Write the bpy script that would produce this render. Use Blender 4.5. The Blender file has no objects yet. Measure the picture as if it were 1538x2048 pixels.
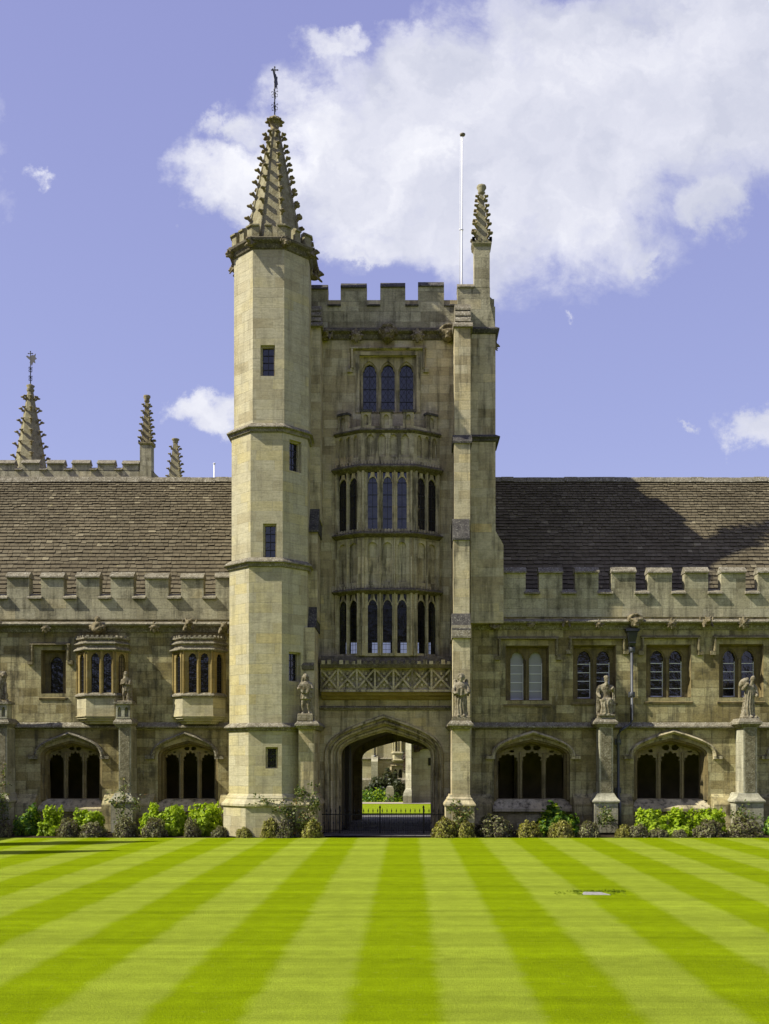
import bpy, bmesh, math, random
import numpy as np
from mathutils import Vector, Matrix, noise
from mathutils.geometry import tessellate_polygon
random.seed(7); RNG = np.random.default_rng(7)
SC = bpy.context.scene
COL = SC.collection
R = math.radians
# ------------------------------------------------------------------ camera
# survey numbers: focal length, principal point and eye height of the photograph's camera
F, CX, CY, CZ = 2150.0, 815.0, 1522.0, 2.5
cam = bpy.data.cameras.new('camera'); camo = bpy.data.objects.new('camera', cam); COL.objects.link(camo)
camo.location = (0, 0, CZ); camo.rotation_euler = (R(90), 0, 0)
cam.sensor_fit = 'HORIZONTAL'; cam.sensor_width = 36; cam.lens = 36 * F / 1538
cam.shift_x = -(CX - 769) / 1538; cam.shift_y = (CY - 1024) / 1538
cam.clip_start = 0.1; cam.clip_end = 3000
SC.camera = camo
# ------------------------------------------------------------------ sun, sky, exposure
SUN = Vector((-3.6, -1.0, 3.55)).normalized()
SUN_EL = math.asin(SUN.z); SUN_ROT = math.atan2(SUN.x, SUN.y)
sl = bpy.data.lights.new('sun', 'SUN'); sl.energy = 5.0; sl.angle = R(0.53); sl.color = (1.0, 0.955, 0.84)
so = bpy.data.objects.new('sun', sl); COL.objects.link(so)
so.rotation_euler = (-SUN).to_track_quat('-Z', 'Y').to_euler(); so.location = (-30, -10, 40)
vs = SC.view_settings; vs.view_transform = 'Standard'; vs.look = 'None'; vs.gamma = 1; vs.exposure = 0.56; vs.use_curve_mapping = False

class NT:
    """tiny node-tree writer"""
    def __init__(s, nt): s.nt = nt; nt.nodes.clear()
    def n(s, t, ins=None, **kw):
        nd = s.nt.nodes.new(t)
        for k, v in kw.items(): setattr(nd, k, v)
        for k, v in (ins or {}).items(): s.put(nd.inputs[k], v)
        return nd
    def put(s, sock, v):
        if isinstance(v, bpy.types.NodeSocket): s.nt.links.new(v, sock)
        else:
            if isinstance(v, (tuple, list)) and len(v) == 3 and sock.type == 'RGBA': v = (*v, 1)
            sock.default_value = v
    def m(s, op, a, b=0.0, c=None, clamp=False):
        nd = s.nt.nodes.new('ShaderNodeMath'); nd.operation = op; nd.use_clamp = clamp
        s.put(nd.inputs[0], a); s.put(nd.inputs[1], b)
        if c is not None: s.put(nd.inputs[2], c)
        return nd.outputs[0]
    def vm(s, op, a, b=None, out=0):
        nd = s.nt.nodes.new('ShaderNodeVectorMath'); nd.operation = op
        s.put(nd.inputs[0], a)
        if b is not None: s.put(nd.inputs[1], b)
        return nd.outputs[out]
    def mix(s, f, a, b, mode='MIX'):
        nd = s.nt.nodes.new('ShaderNodeMix'); nd.data_type = 'RGBA'; nd.blend_type = mode
        s.put(nd.inputs[0], f); s.put(nd.inputs[6], a); s.put(nd.inputs[7], b)
        return nd.outputs[2]
    def ramp(s, f, stops, interp='LINEAR'):
        nd = s.nt.nodes.new('ShaderNodeValToRGB'); cr = nd.color_ramp; cr.interpolation = interp
        while len(cr.elements) < len(stops): cr.elements.new(0.5)
        for e, (p, c) in zip(cr.elements, stops):
            e.position = p; e.color = (c, c, c, 1) if isinstance(c, (int, float)) else (*c, 1)
        s.put(nd.inputs[0], f)
        return nd.outputs[0]
    def noise(s, vec, scale, detail=3, rough=0.55, lac=2.0, dist=0.0, out=0):
        nd = s.nt.nodes.new('ShaderNodeTexNoise')
        s.put(nd.inputs['Vector'], vec)
        nd.inputs['Scale'].default_value = scale; nd.inputs['Detail'].default_value = detail
        nd.inputs['Roughness'].default_value = rough; nd.inputs['Lacunarity'].default_value = lac
        nd.inputs['Distortion'].default_value = dist
        return nd.outputs[out]

SKYM, SKYA = (1.34, 1.0, 1.02), (3.1, 3.15, 6.3)
SKYR = [(0.10, (0.375, 0.425, 0.70)), (0.28, (0.325, 0.36, 0.665)), (0.62, (0.285, 0.300, 0.61))]
W = bpy.data.worlds.new('World'); SC.world = W; W.use_nodes = True
def make_sky():
    t = NT(W.node_tree)
    sky = t.n('ShaderNodeTexSky', sky_type='NISHITA', sun_disc=False, sun_elevation=SUN_EL, sun_rotation=SUN_ROT,
              altitude=50, air_density=1.0, dust_density=0.6, ozone_density=2.2)
    d = t.n('ShaderNodeTexCoord').outputs['Generated']
    sep = t.n('ShaderNodeSeparateXYZ', {0: d})
    dx, dy, dz = sep.outputs
    dyc = t.m('MAXIMUM', dy, 0.05)
    u = t.m('DIVIDE', dx, dyc); v = t.m('DIVIDE', dz, dyc)
    p = t.n('ShaderNodeCombineXYZ', {0: u, 1: v, 2: 0.0}).outputs[0]
    # slow billows and fine wisps push the outlines about
    n1 = t.noise(p, 6.0, 3, 0.55, out=1); n2 = t.noise(p, 19.0, 7, 0.66, out=1)
    off = t.vm('ADD', t.vm('MULTIPLY', t.vm('SUBTRACT', n1, (0.5, 0.5, 0.5)), (0.13, 0.09, 0.0)),
               t.vm('MULTIPLY', t.vm('SUBTRACT', n2, (0.5, 0.5, 0.5)), (0.10, 0.085, 0.0)))
    q = t.vm('ADD', p, off)
    E = [(520, 350, 160, 80, 0.95), (730, 320, 225, 170, 1.05), (860, 180, 190, 100, .95), (1060, 300, 300, 220, 1.1), (930, 450, 190, 95, 1.0),
         (1230, 120, 330, 150, 1.0), (1480, 120, 230, 220, 1.1), (1260, 250, 190, 120, 1.0), (1440, 410, 100, 85, .7), (690, 100, 110, 50, .55),
         (1290, 480, 80, 50, .5), (415, 818, 80, 46, .95), (1555, 828, 80, 46, 1.0), (105, 330, 80, 40, .27), (780, 470, 240, 60, .75), (1120, 645, 50, 22, .15),
         (470, 240, 80, 60, .6), (700, 500, 90, 30, .6), (1370, 840, 60, 24, .15), (-500, 300, 400, 180, 1), (-900, 900, 500, 120, 1), (2300, 500, 500, 200, 1), (2000, 950, 300, 70, 1)]
    den = None
    for (ex, ey, rx, ry, k) in E:
        c = ((ex - CX) / F, (CY - ey) / F, 0); r = (F / rx, F / ry, 0)
        L = t.vm('LENGTH', t.vm('MULTIPLY', t.vm('SUBTRACT', q, c), r), out=1)
        e = t.m('SUBTRACT', 1.15 * k - 0.0, L)
        den = e if den is None else t.m('SMOOTH_MAX', den, e, 0.25)
    fb = t.noise(p, 13.0, 9, 0.64, dist=0.3)
    den = t.m('ADD', den, t.m('MULTIPLY', t.m('SUBTRACT', fb, 0.5), 1.45))
    cover = t.ramp(t.m('ADD', den, 0.13), [(0.0, 0.0), (0.14, 0.16), (0.40, 0.72), (0.70, 0.98)])
    # thick parts: sunlit crowns to the upper left, greyer undersides to the lower right
    sh = t.noise(t.vm('ADD', q, (-0.022, 0.026, 0)), 7.0, 5, 0.55)
    sh2 = t.noise(q, 7.0, 5, 0.55)
    lit = t.m('ADD', 0.45, t.m('MULTIPLY', t.m('SUBTRACT', sh2, sh), 1.9))
    lit = t.m('ADD', lit, t.m('MULTIPLY', t.m('SUBTRACT', 0.05, u), 0.55))
    ccol = t.ramp(lit, [(0.1, (0.56, 0.58, 0.68)), (0.5, (0.70, 0.71, 0.79)), (0.95, (0.93, 0.93, 0.95))])
    # the photograph's blue leans to violet: the whole sky is graded once
    skyc = t.mix(1.0, sky.outputs[0], SKYM, 'MULTIPLY')
    skyc = t.mix(0.62, skyc, t.mix(1.0, t.ramp(dz, SKYR), (10.0, 10.0, 10.0), 'MULTIPLY'))
    cv = t.m('MULTIPLY', cover, 0.95)
    front = t.ramp(dy, [(0.05, 0.0), (0.15, 1.0)])
    cv = t.m('MULTIPLY', cv, front)
    cl = t.mix(1.0, ccol, (8.9, 8.9, 8.9), 'MULTIPLY')
    out = t.mix(cv, skyc, cl)
    bg = t.n('ShaderNodeBackground', {'Color': out, 'Strength': 0.088})
    t.n('ShaderNodeOutputWorld', {0: bg.outputs[0]})
make_sky()

# ------------------------------------------------------------------ survey: pixel of the photo + distance -> metres
def X(px, Y): return (px - CX) * Y / F
def Z(py, Y): return CZ + (CY - py) * Y / F
# frontal planes of the real building (metres from the camera)
TURF, TF, WF = 35.4, 38.0, 38.3

# ------------------------------------------------------------------ materials
def mat(name):
    m = bpy.data.materials.new(name); m.use_nodes = True
    return m, NT(m.node_tree)
def finish(t, col, rough=0.9, bump=None, bs=0.3, bd=0.02, metal=0.0, spec=0.3, extra=None):
    ins = {'Base Color': col, 'Roughness': rough, 'Metallic': metal, 'Specular IOR Level': spec}
    if bump is not None:
        ins['Normal'] = t.n('ShaderNodeBump', {'Height': bump, 'Strength': bs, 'Distance': bd}).outputs[0]
    b = t.n('ShaderNodeBsdfPrincipled', ins)
    t.n('ShaderNodeOutputMaterial', {0: b.outputs[0]})
    return b
def stone(name, ramp, bw=0.8, bh=0.33, grime=0.35, patch=0.5, mortar=0.012, mcol=0.72, fine=1.0, streak=0.4, var=1.0, seed=0.0):
    m, t = mat(name)
    uv = t.n('ShaderNodeUVMap').outputs[0]
    geo = t.n('ShaderNodeNewGeometry'); pos = geo.outputs['Position']
    pos = t.vm('ADD', pos, (seed, seed * 1.7, seed * 0.6))
    oi = t.n('ShaderNodeObjectInfo').outputs['Random']
    uvd = t.vm('ADD', uv, t.vm('MULTIPLY', t.vm('SUBTRACT', t.noise(uv, 0.9, 1, out=1), (0.5, 0.5, 0.5)), (0.06, 0.015, 0)))
    br = t.n('ShaderNodeTexBrick', {'Vector': uvd, 'Color1': (0, 0, 0), 'Color2': (1, 1, 1), 'Mortar': (0.5, 0.5, 0.5), 'Scale': 1.0,
              'Mortar Size': mortar, 'Mortar Smooth': 0.3, 'Bias': 0.0, 'Brick Width': bw, 'Row Height': bh}, offset=0.37, squash=0.8, squash_frequency=3)
    blk = br.outputs['Color']; mo = br.outputs['Fac']
    big = t.noise(pos, 0.55, 3, 0.6)
    f = t.m('ADD', t.m('MULTIPLY', t.m('SUBTRACT', blk, 0.5), 0.62 * var), t.m('MULTIPLY', t.m('SUBTRACT', big, 0.5), 1.0 * patch))
    f = t.m('ADD', f, t.m('MULTIPLY', t.m('SUBTRACT', oi, 0.5), 0.14))
    f = t.m('ADD', f, 0.5, clamp=True)
    c = t.ramp(f, ramp)
    c = t.mix(t.ramp(blk, [(0.90, 0.0), (0.93, 0.32 * var)]), c, t.mix(1.0, c, (1.28, 1.27, 1.3), 'MULTIPLY'))
    c = t.mix(t.ramp(blk, [(0.05, 0.34 * var), (0.08, 0.0)]), c, t.mix(1.0, c, (0.62, 0.60, 0.56), 'MULTIPLY'))
    # bedding lines, pores
    st = t.noise(t.vm('MULTIPLY', pos, (1.2, 1.2, 11.0)), 2.2, 4, 0.65)
    c = t.mix(1.0, c, t.ramp(st, [(0.25, 0.80), (0.5, 1.0), (0.75, 1.12)]), 'MULTIPLY')
    fn = t.noise(pos, 17.0, 5, 0.7)
    c = t.mix(0.75 * fine, c, t.ramp(fn, [(0.3, 0.68), (0.5, 1.0), (0.72, 1.2)]), 'MULTIPLY')
    # soot / algae: patches and rain streaks
    gp = t.noise(pos, 1.7, 5, 0.68)
    gs = t.noise(t.vm('MULTIPLY', pos, (3.2, 3.2, 0.28)), 1.6, 5, 0.65)
    g = t.m('ADD', t.m('MULTIPLY', t.ramp(gp, [(0.48, 0.0), (0.66, 1.0)]), grime), t.m('MULTIPLY', t.ramp(gs, [(0.49, 0.0), (0.66, 1.0)]), streak), clamp=True)
    c = t.mix(t.m('MULTIPLY', g, 0.82), c, (0.062, 0.055, 0.034))
    # pale lime runs
    pl = t.noise(t.vm('MULTIPLY', pos, (2.1, 2.1, 0.6)), 1.3, 5, 0.7)
    c = t.mix(t.m('MULTIPLY', t.ramp(pl, [(0.60, 0.0), (0.74, 1.0)]), 0.35), c, (0.50, 0.46, 0.33))
    c = t.mix(t.m('MULTIPLY', mo, 0.8), c, t.mix(1.0, c, (mcol, mcol, mcol), 'MULTIPLY'))
    h = t.m('SUBTRACT', t.m('ADD', t.m('MULTIPLY', fn, 0.6 * fine), t.m('ADD', t.m('MULTIPLY', st, 0.35), t.m('MULTIPLY', blk, 0.25))), t.m('MULTIPLY', mo, 0.5))
    finish(t, c, 0.92, h, 0.55, 0.025, spec=0.15)
    return m
def lichen(name, base, spots, dark, seed=0.0, moss=0.0):
    m, t = mat(name)
    pos = t.vm('ADD', t.n('ShaderNodeNewGeometry').outputs['Position'], (seed, seed, seed))
    a = t.noise(pos, 5.0, 5, 0.7); b = t.noise(pos, 19.0, 4, 0.7); cc = t.noise(pos, 1.3, 3, 0.6)
    c = t.mix(t.ramp(a, [(0.4, 0.0), (0.62, 1.0)]), base, dark)
    c = t.mix(t.ramp(b, [(0.55, 0.0), (0.64, 0.85)]), c, spots)
    c = t.mix(t.m('MULTIPLY', t.ramp(cc, [(0.45, 0.0), (0.7, 1.0)]), 0.4 + moss), c, dark if not moss else (0.07, 0.075, 0.02))
    finish(t, c, 0.95, t.m('ADD', a, t.m('MULTIPLY', b, 0.6)), 0.7, 0.03, spec=0.1)
    return m
M = {}
M['turret'] = stone('turret_ashlar', [(0.0, (0.296, 0.251, 0.148)), (0.30, (0.386, 0.337, 0.196)), (0.55, (0.449, 0.412, 0.267)), (0.8, (0.465, 0.402, 0.196)), (1.0, (0.395, 0.289, 0.107))], 0.86, 0.335, 0.22, 0.7, 0.008, 0.78, 0.8, 0.28, 0.6, seed=2)
M['tower'] = stone('tower_ashlar', [(0.0, (0.287, 0.233, 0.127)), (0.35, (0.430, 0.359, 0.204)), (0.6, (0.521, 0.460, 0.294)), (0.85, (0.573, 0.466, 0.226)), (1.0, (0.496, 0.333, 0.127))], 0.74, 0.31, 0.4, 0.8, 0.008, 0.78, 0.9, 0.65, 0.7, seed=11)
M['wing'] = stone('weathered_wall', [(0.0, (0.134, 0.106, 0.044)), (0.25, (0.247, 0.201, 0.083)), (0.5, (0.372, 0.317, 0.156)), (0.75, (0.454, 0.407, 0.215)), (1.0, (0.475, 0.370, 0.127))], 0.66, 0.30, 0.68, 1.2, 0.009, 0.66, 1.3, 0.75, 0.75, seed=23)
M['parapet'] = stone('parapet_stone', [(0.0, (0.237, 0.209, 0.123)), (0.4, (0.355, 0.323, 0.208)), (0.7, (0.422, 0.389, 0.258)), (1.0, (0.432, 0.356, 0.180))], 0.9, 0.36, 0.55, 0.8, 0.010, 0.66, 1.3, 0.55, 0.9, seed=31)
M['carved'] = stone('carved_stone', [(0.0, (0.302, 0.251, 0.143)), (0.4, (0.428, 0.368, 0.214)), (0.7, (0.505, 0.446, 0.287)), (1.0, (0.530, 0.400, 0.171))], 1.4, 0.6, 0.6, 0.8, 0.006, 0.8, 0.9, 1.0, seed=47)
M['ochre'] = stone('warm_ochre_stone', [(0.0, (0.187, 0.134, 0.043)), (0.5, (0.272, 0.202, 0.070)), (1.0, (0.327, 0.266, 0.118))], 1.2, 0.6, 0.3, 0.5, 0.006, 0.8, 0.8, 0.25, seed=5)
M['pier'] = stone('pier_stone', [(0.0, (0.262, 0.240, 0.160)), (0.45, (0.369, 0.350, 0.245)), (0.75, (0.417, 0.400, 0.290)), (1.0, (0.407, 0.350, 0.180))], 1.1, 0.45, 0.5, 0.7, 0.010, 0.7, 1.1, 0.4, seed=61)
M['frame'] = stone('window_dressing', [(0.0, (0.125, 0.093, 0.036)), (0.5, (0.184, 0.144, 0.062)), (1.0, (0.228, 0.178, 0.080))], 1.2, 0.5, 0.7, 0.7, 0.006, 0.8, 1.0, 0.7, seed=83)  # brown stone, its tone deepened to paint in the shade of the recess
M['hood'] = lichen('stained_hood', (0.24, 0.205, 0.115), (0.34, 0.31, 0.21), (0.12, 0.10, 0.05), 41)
M['tracery'] = stone('shaded_tracery', [(0.0, (0.166, 0.131, 0.063)), (0.5, (0.257, 0.211, 0.109)), (1.0, (0.320, 0.248, 0.115))], 1.2, 0.5, 0.5, 0.6, 0.006, 0.8, 0.9, 0.5, seed=71)  # carved stone darkened: the shade of the deep recess is in its colour
M['statue'] = lichen('statue_stone', (0.280, 0.249, 0.172), (0.344, 0.318, 0.244), (0.121, 0.099, 0.056), 3)
M['grotesque'] = lichen('grotesque_stone', (0.221, 0.185, 0.108), (0.357, 0.314, 0.215), (0.072, 0.058, 0.029), 9)
M['ledge'] = lichen('lichened_ledge', (0.24, 0.215, 0.15), (0.50, 0.48, 0.38), (0.12, 0.105, 0.07), 13)
M['darkledge'] = lichen('sooty_weathering', (0.095, 0.088, 0.075), (0.22, 0.21, 0.17), (0.05, 0.046, 0.042), 17)
M['soot'] = lichen('sooty_carving', (0.15, 0.13, 0.085), (0.27, 0.25, 0.18), (0.075, 0.065, 0.045), 19)
M['spire'] = lichen('spire_stone', (0.294, 0.268, 0.159), (0.351, 0.333, 0.223), (0.180, 0.157, 0.085), 21)
M['crocket'] = lichen('crocket_stone', (0.280, 0.238, 0.126), (0.462, 0.406, 0.252), (0.126, 0.105, 0.056), 25)
def plain(name, col, rough=0.6, metal=0.0, spec=0.4, var=0.25, sc=6.0):
    m, t = mat(name)
    pos = t.n('ShaderNodeNewGeometry').outputs['Position']
    nz = t.noise(pos, sc, 4, 0.6)
    c = t.mix(1.0, col, t.ramp(nz, [(0.25, 1 - var), (0.75, 1 + var)]), 'MULTIPLY')
    finish(t, c, rough, nz, 0.15, 0.01, metal, spec)
    return m
M['lead'] = plain('black_lead', (0.02, 0.02, 0.022), 0.6)
M['iron'] = plain('black_iron', (0.018, 0.018, 0.019), 0.55, 0.3)
M['pipe'] = plain('weathered_lead_pipe', (0.075, 0.078, 0.082), 0.5, 0.3)
M['hopper'] = plain('dark_lead_hopper', (0.035, 0.037, 0.042), 0.4, 0.5)
M['white'] = plain('white_paint', (0.78, 0.78, 0.76), 0.45, 0, 0.5, 0.06)
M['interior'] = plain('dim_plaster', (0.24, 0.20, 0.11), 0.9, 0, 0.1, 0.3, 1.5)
M['blind'] = plain('white_roller_blind', (0.33, 0.33, 0.33), 0.8, 0, 0.1, 0.05)
M['board'] = plain('boarded_light', (0.16, 0.125, 0.065), 0.8, 0, 0.2, 0.3, 4)
M['soil'] = plain('bed_soil', (0.035, 0.025, 0.014), 0.95, 0, 0.1, 0.5, 12)
M['paving'] = stone('dark_paving', [(0, (0.08, 0.077, 0.075)), (0.5, (0.13, 0.124, 0.12)), (1, (0.19, 0.18, 0.17))], 0.5, 0.5, 0.3, 0.5, 0.02, 0.6, 1, 0.0)
M['path'] = plain('gravel_path', (0.36, 0.31, 0.24), 0.95, 0, 0.1, 0.15, 9)
M['slab'] = plain('pale_grey_slab', (0.27, 0.26, 0.23), 0.95, 0, 0.1, 0.35, 14)
M['wood'] = plain('dark_oak', (0.022, 0.017, 0.010), 0.7, 0, 0.2, 0.4, 5)
def glass(name, col, tr=0.0, rough=0.05, wob=0.9):
    m, t = mat(name)
    pos = t.n('ShaderNodeNewGeometry').outputs['Position']
    nz = t.noise(pos, 4.5, 3, 0.55)
    nrm = t.n('ShaderNodeBump', {'Height': nz, 'Strength': wob, 'Distance': 0.02}).outputs[0]
    b = t.n('ShaderNodeBsdfPrincipled', {'Base Color': col, 'Roughness': rough, 'Specular IOR Level': 0.75, 'Normal': nrm})
    o = b.outputs[0]
    if tr:
        tb = t.n('ShaderNodeBsdfTransparent', {0: (0.78, 0.80, 0.82)})
        o = t.n('ShaderNodeMixShader', {0: 1 - tr, 1: tb.outputs[0], 2: o}).outputs[0]
    t.n('ShaderNodeOutputMaterial', {0: o})
    return m
M['glass'] = glass('old_window_glass', (0.008, 0.008, 0.011))
M['clear'] = glass('clear_window_glass', (0.006, 0.006, 0.008), 0.72)
def roof_mat(name, seed):
    m, t = mat(name)
    geo = t.n('ShaderNodeNewGeometry'); pos = t.vm('ADD', geo.outputs['Position'], (seed, 0, 0)); ri = geo.outputs['Random Per Island']
    c = t.ramp(ri, [(0.0, (0.112, 0.092, 0.054)), (0.35, (0.128, 0.106, 0.063)), (0.85, (0.140, 0.118, 0.071)), (0.975, (0.165, 0.14, 0.085)), (1.0, (0.25, 0.215, 0.13))])
    n1 = t.noise(pos, 0.6, 4, 0.6); n2 = t.noise(pos, 6.0, 5, 0.7); n3 = t.noise(pos, 3.0, 4, 0.7)
    c = t.mix(1.0, c, t.ramp(n1, [(0.3, 0.78), (0.7, 1.15)]), 'MULTIPLY')
    c = t.mix(1.0, c, t.ramp(n2, [(0.3, 0.78), (0.7, 1.2)]), 'MULTIPLY')
    c = t.mix(t.ramp(n3, [(0.66, 0.0), (0.72, 0.75)]), c, (0.30, 0.26, 0.12))
    c = t.mix(t.ramp(t.noise(pos, 4.4, 4, 0.7), [(0.66, 0.0), (0.71, 0.8)]), c, (0.03, 0.025, 0.02))
    finish(t, c, 0.9, n2, 0.5, 0.02, spec=0.15)
    return m
M['slate_edge'] = plain('slate_shadow_edge', (0.030, 0.026, 0.017), 0.95, 0, 0.05, 0.5, 5)  # near-black tone paints the shadow line below each slate course
M['pierface'] = lichen('eroded_pier_face', (0.230, 0.207, 0.132), (0.380, 0.356, 0.253), (0.115, 0.101, 0.057), 33)
M['roof'] = roof_mat('stone_slates', 0)
def leafmat(name, ramp, trans=0.35, rough=0.5, tcol=None):
    m, t = mat(name)
    ri = t.n('ShaderNodeNewGeometry').outputs['Random Per Island']
    oi = t.n('ShaderNodeObjectInfo').outputs['Random']
    c = t.ramp(t.m('ADD', t.m('MULTIPLY', ri, 0.9), t.m('MULTIPLY', oi, 0.1)), ramp)
    b = t.n('ShaderNodeBsdfPrincipled', {'Base Color': c, 'Roughness': rough, 'Specular IOR Level': 0.25})
    tc = t.mix(1.0, c, tcol or (1.5, 1.5, 0.7), 'MULTIPLY')
    tr = t.n('ShaderNodeBsdfTranslucent', {0: tc})
    o = t.n('ShaderNodeMixShader', {0: trans, 1: b.outputs[0], 2: tr.outputs[0]})
    t.n('ShaderNodeOutputMaterial', {0: o.outputs[0]})
    return m
M['lime'] = leafmat('lime_leaves', [(0, (0.158, 0.238, 0.013)), (0.5, (0.318, 0.434, 0.022)), (1, (0.444, 0.543, 0.044))], 0.42)
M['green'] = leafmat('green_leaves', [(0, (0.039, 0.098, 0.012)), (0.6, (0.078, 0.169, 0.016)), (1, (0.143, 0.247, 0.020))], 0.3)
M['hebe'] = leafmat('purple_green_leaves', [(0, (0.057, 0.039, 0.030)), (0.35, (0.114, 0.092, 0.064)), (0.6, (0.152, 0.162, 0.051)), (0.85, (0.266, 0.270, 0.102)), (1, (0.475, 0.486, 0.272))], 0.25)
M['hebe2'] = leafmat('yellow_green_leaves', [(0, (0.08, 0.06, 0.03)), (0.35, (0.17, 0.15, 0.04)), (0.7, (0.29, 0.29, 0.045)), (1, (0.46, 0.44, 0.12))], 0.28)
M['rose'] = leafmat('rose_leaves', [(0, (0.045, 0.07, 0.015)), (0.5, (0.10, 0.14, 0.025)), (0.85, (0.22, 0.22, 0.07)), (0.94, (0.18, 0.06, 0.02)), (1, (0.24, 0.25, 0.09))], 0.25)
M['blade'] = leafmat('grass_blades', [(0, (0.10, 0.15, 0.003)), (1, (0.17, 0.23, 0.006))], 0.2, 0.9)
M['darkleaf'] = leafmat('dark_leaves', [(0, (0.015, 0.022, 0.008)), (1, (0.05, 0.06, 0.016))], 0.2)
M['stem'] = plain('brown_stem', (0.07, 0.05, 0.03), 0.9)
M['ivy'] = leafmat('bare_creeper', [(0, (0.04, 0.025, 0.018)), (1, (0.12, 0.08, 0.05))], 0.1)

def lawn_mat(name, stripes=True):
    m, t = mat(name)
    pos = t.n('ShaderNodeNewGeometry').outputs['Position']
    sx = t.n('ShaderNodeSeparateXYZ', {0: pos}).outputs[0]
    g0 = t.noise(pos, 120.0, 3, 0.7); g1 = t.noise(pos, 34.0, 4, 0.7); g2 = t.noise(pos, 3.2, 4, 0.6); g3 = t.noise(t.vm('MULTIPLY', pos, (0.10, 2.2, 1)), 1.1, 4, 0.65)
    light, dark = (0.262, 0.325, 0.027), (0.196, 0.268, 0.0005)
    if stripes:
        wob = t.m('MULTIPLY', t.m('SUBTRACT', t.noise(pos, 1.6, 5, 0.7), 0.5), 0.34)
        ph = t.m('DIVIDE', t.m('ADD', t.m('ADD', sx, wob), 1.60), 1.96)
        fr = t.m('FRACT', ph)
        tri = t.m('ABSOLUTE', t.m('SUBTRACT', fr, 0.5))            # 0 at .5, .5 at the ends
        s = t.ramp(tri, [(0.20, 0.0), (0.30, 1.0)], 'EASE')
        # light swath is fr<.5 : shift by a quarter
        fr2 = t.m('FRACT', t.m('ADD', ph, 0.25)); tri2 = t.m('ABSOLUTE', t.m('SUBTRACT', fr2, 0.5))
        s = t.ramp(tri2, [(0.20, 0.96), (0.30, 0.06)], 'EASE')
    else:
        s = 0.4
    c = t.mix(s, dark, light)
    c = t.mix(1.0, c, t.ramp(g3, [(0.3, 0.78), (0.7, 1.14)]), 'MULTIPLY')
    if stripes:                                                  # the fainter swaths of the mowing crosswise
        sy = t.n('ShaderNodeSeparateXYZ', {0: pos}).outputs[1]
        fy = t.m('FRACT', t.m('DIVIDE', t.m('ADD', sy, t.m('MULTIPLY', t.noise(pos, 0.8, 4, 0.65), 0.9)), 2.1))
        c = t.mix(1.0, c, t.ramp(t.m('ABSOLUTE', t.m('SUBTRACT', fy, 0.5)), [(0.12, 0.945), (0.38, 1.045)], 'EASE'), 'MULTIPLY')
    c = t.mix(1.0, c, t.ramp(g2, [(0.3, 0.88), (0.7, 1.10)]), 'MULTIPLY')
    c = t.mix(1.0, c, t.ramp(g1, [(0.25, 0.72), (0.5, 1.0), (0.75, 1.28)]), 'MULTIPLY')
    c = t.mix(1.0, c, t.ramp(g0, [(0.25, 0.45), (0.5, 1.0), (0.75, 1.6)]), 'MULTIPLY')
    c = t.mix(t.ramp(t.noise(pos, 9.0, 3, 0.6), [(0.62, 0.0), (0.75, 0.25)]), c, (0.33, 0.33, 0.08))
    finish(t, c, 1.0, t.m('ADD', t.m('MULTIPLY', g0, 0.6), g1), 0.8, 0.03, spec=0.02)
    return m
M['lawn'] = lawn_mat('striped_lawn')
M['lawn2'] = lawn_mat('far_lawn', False)
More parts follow.
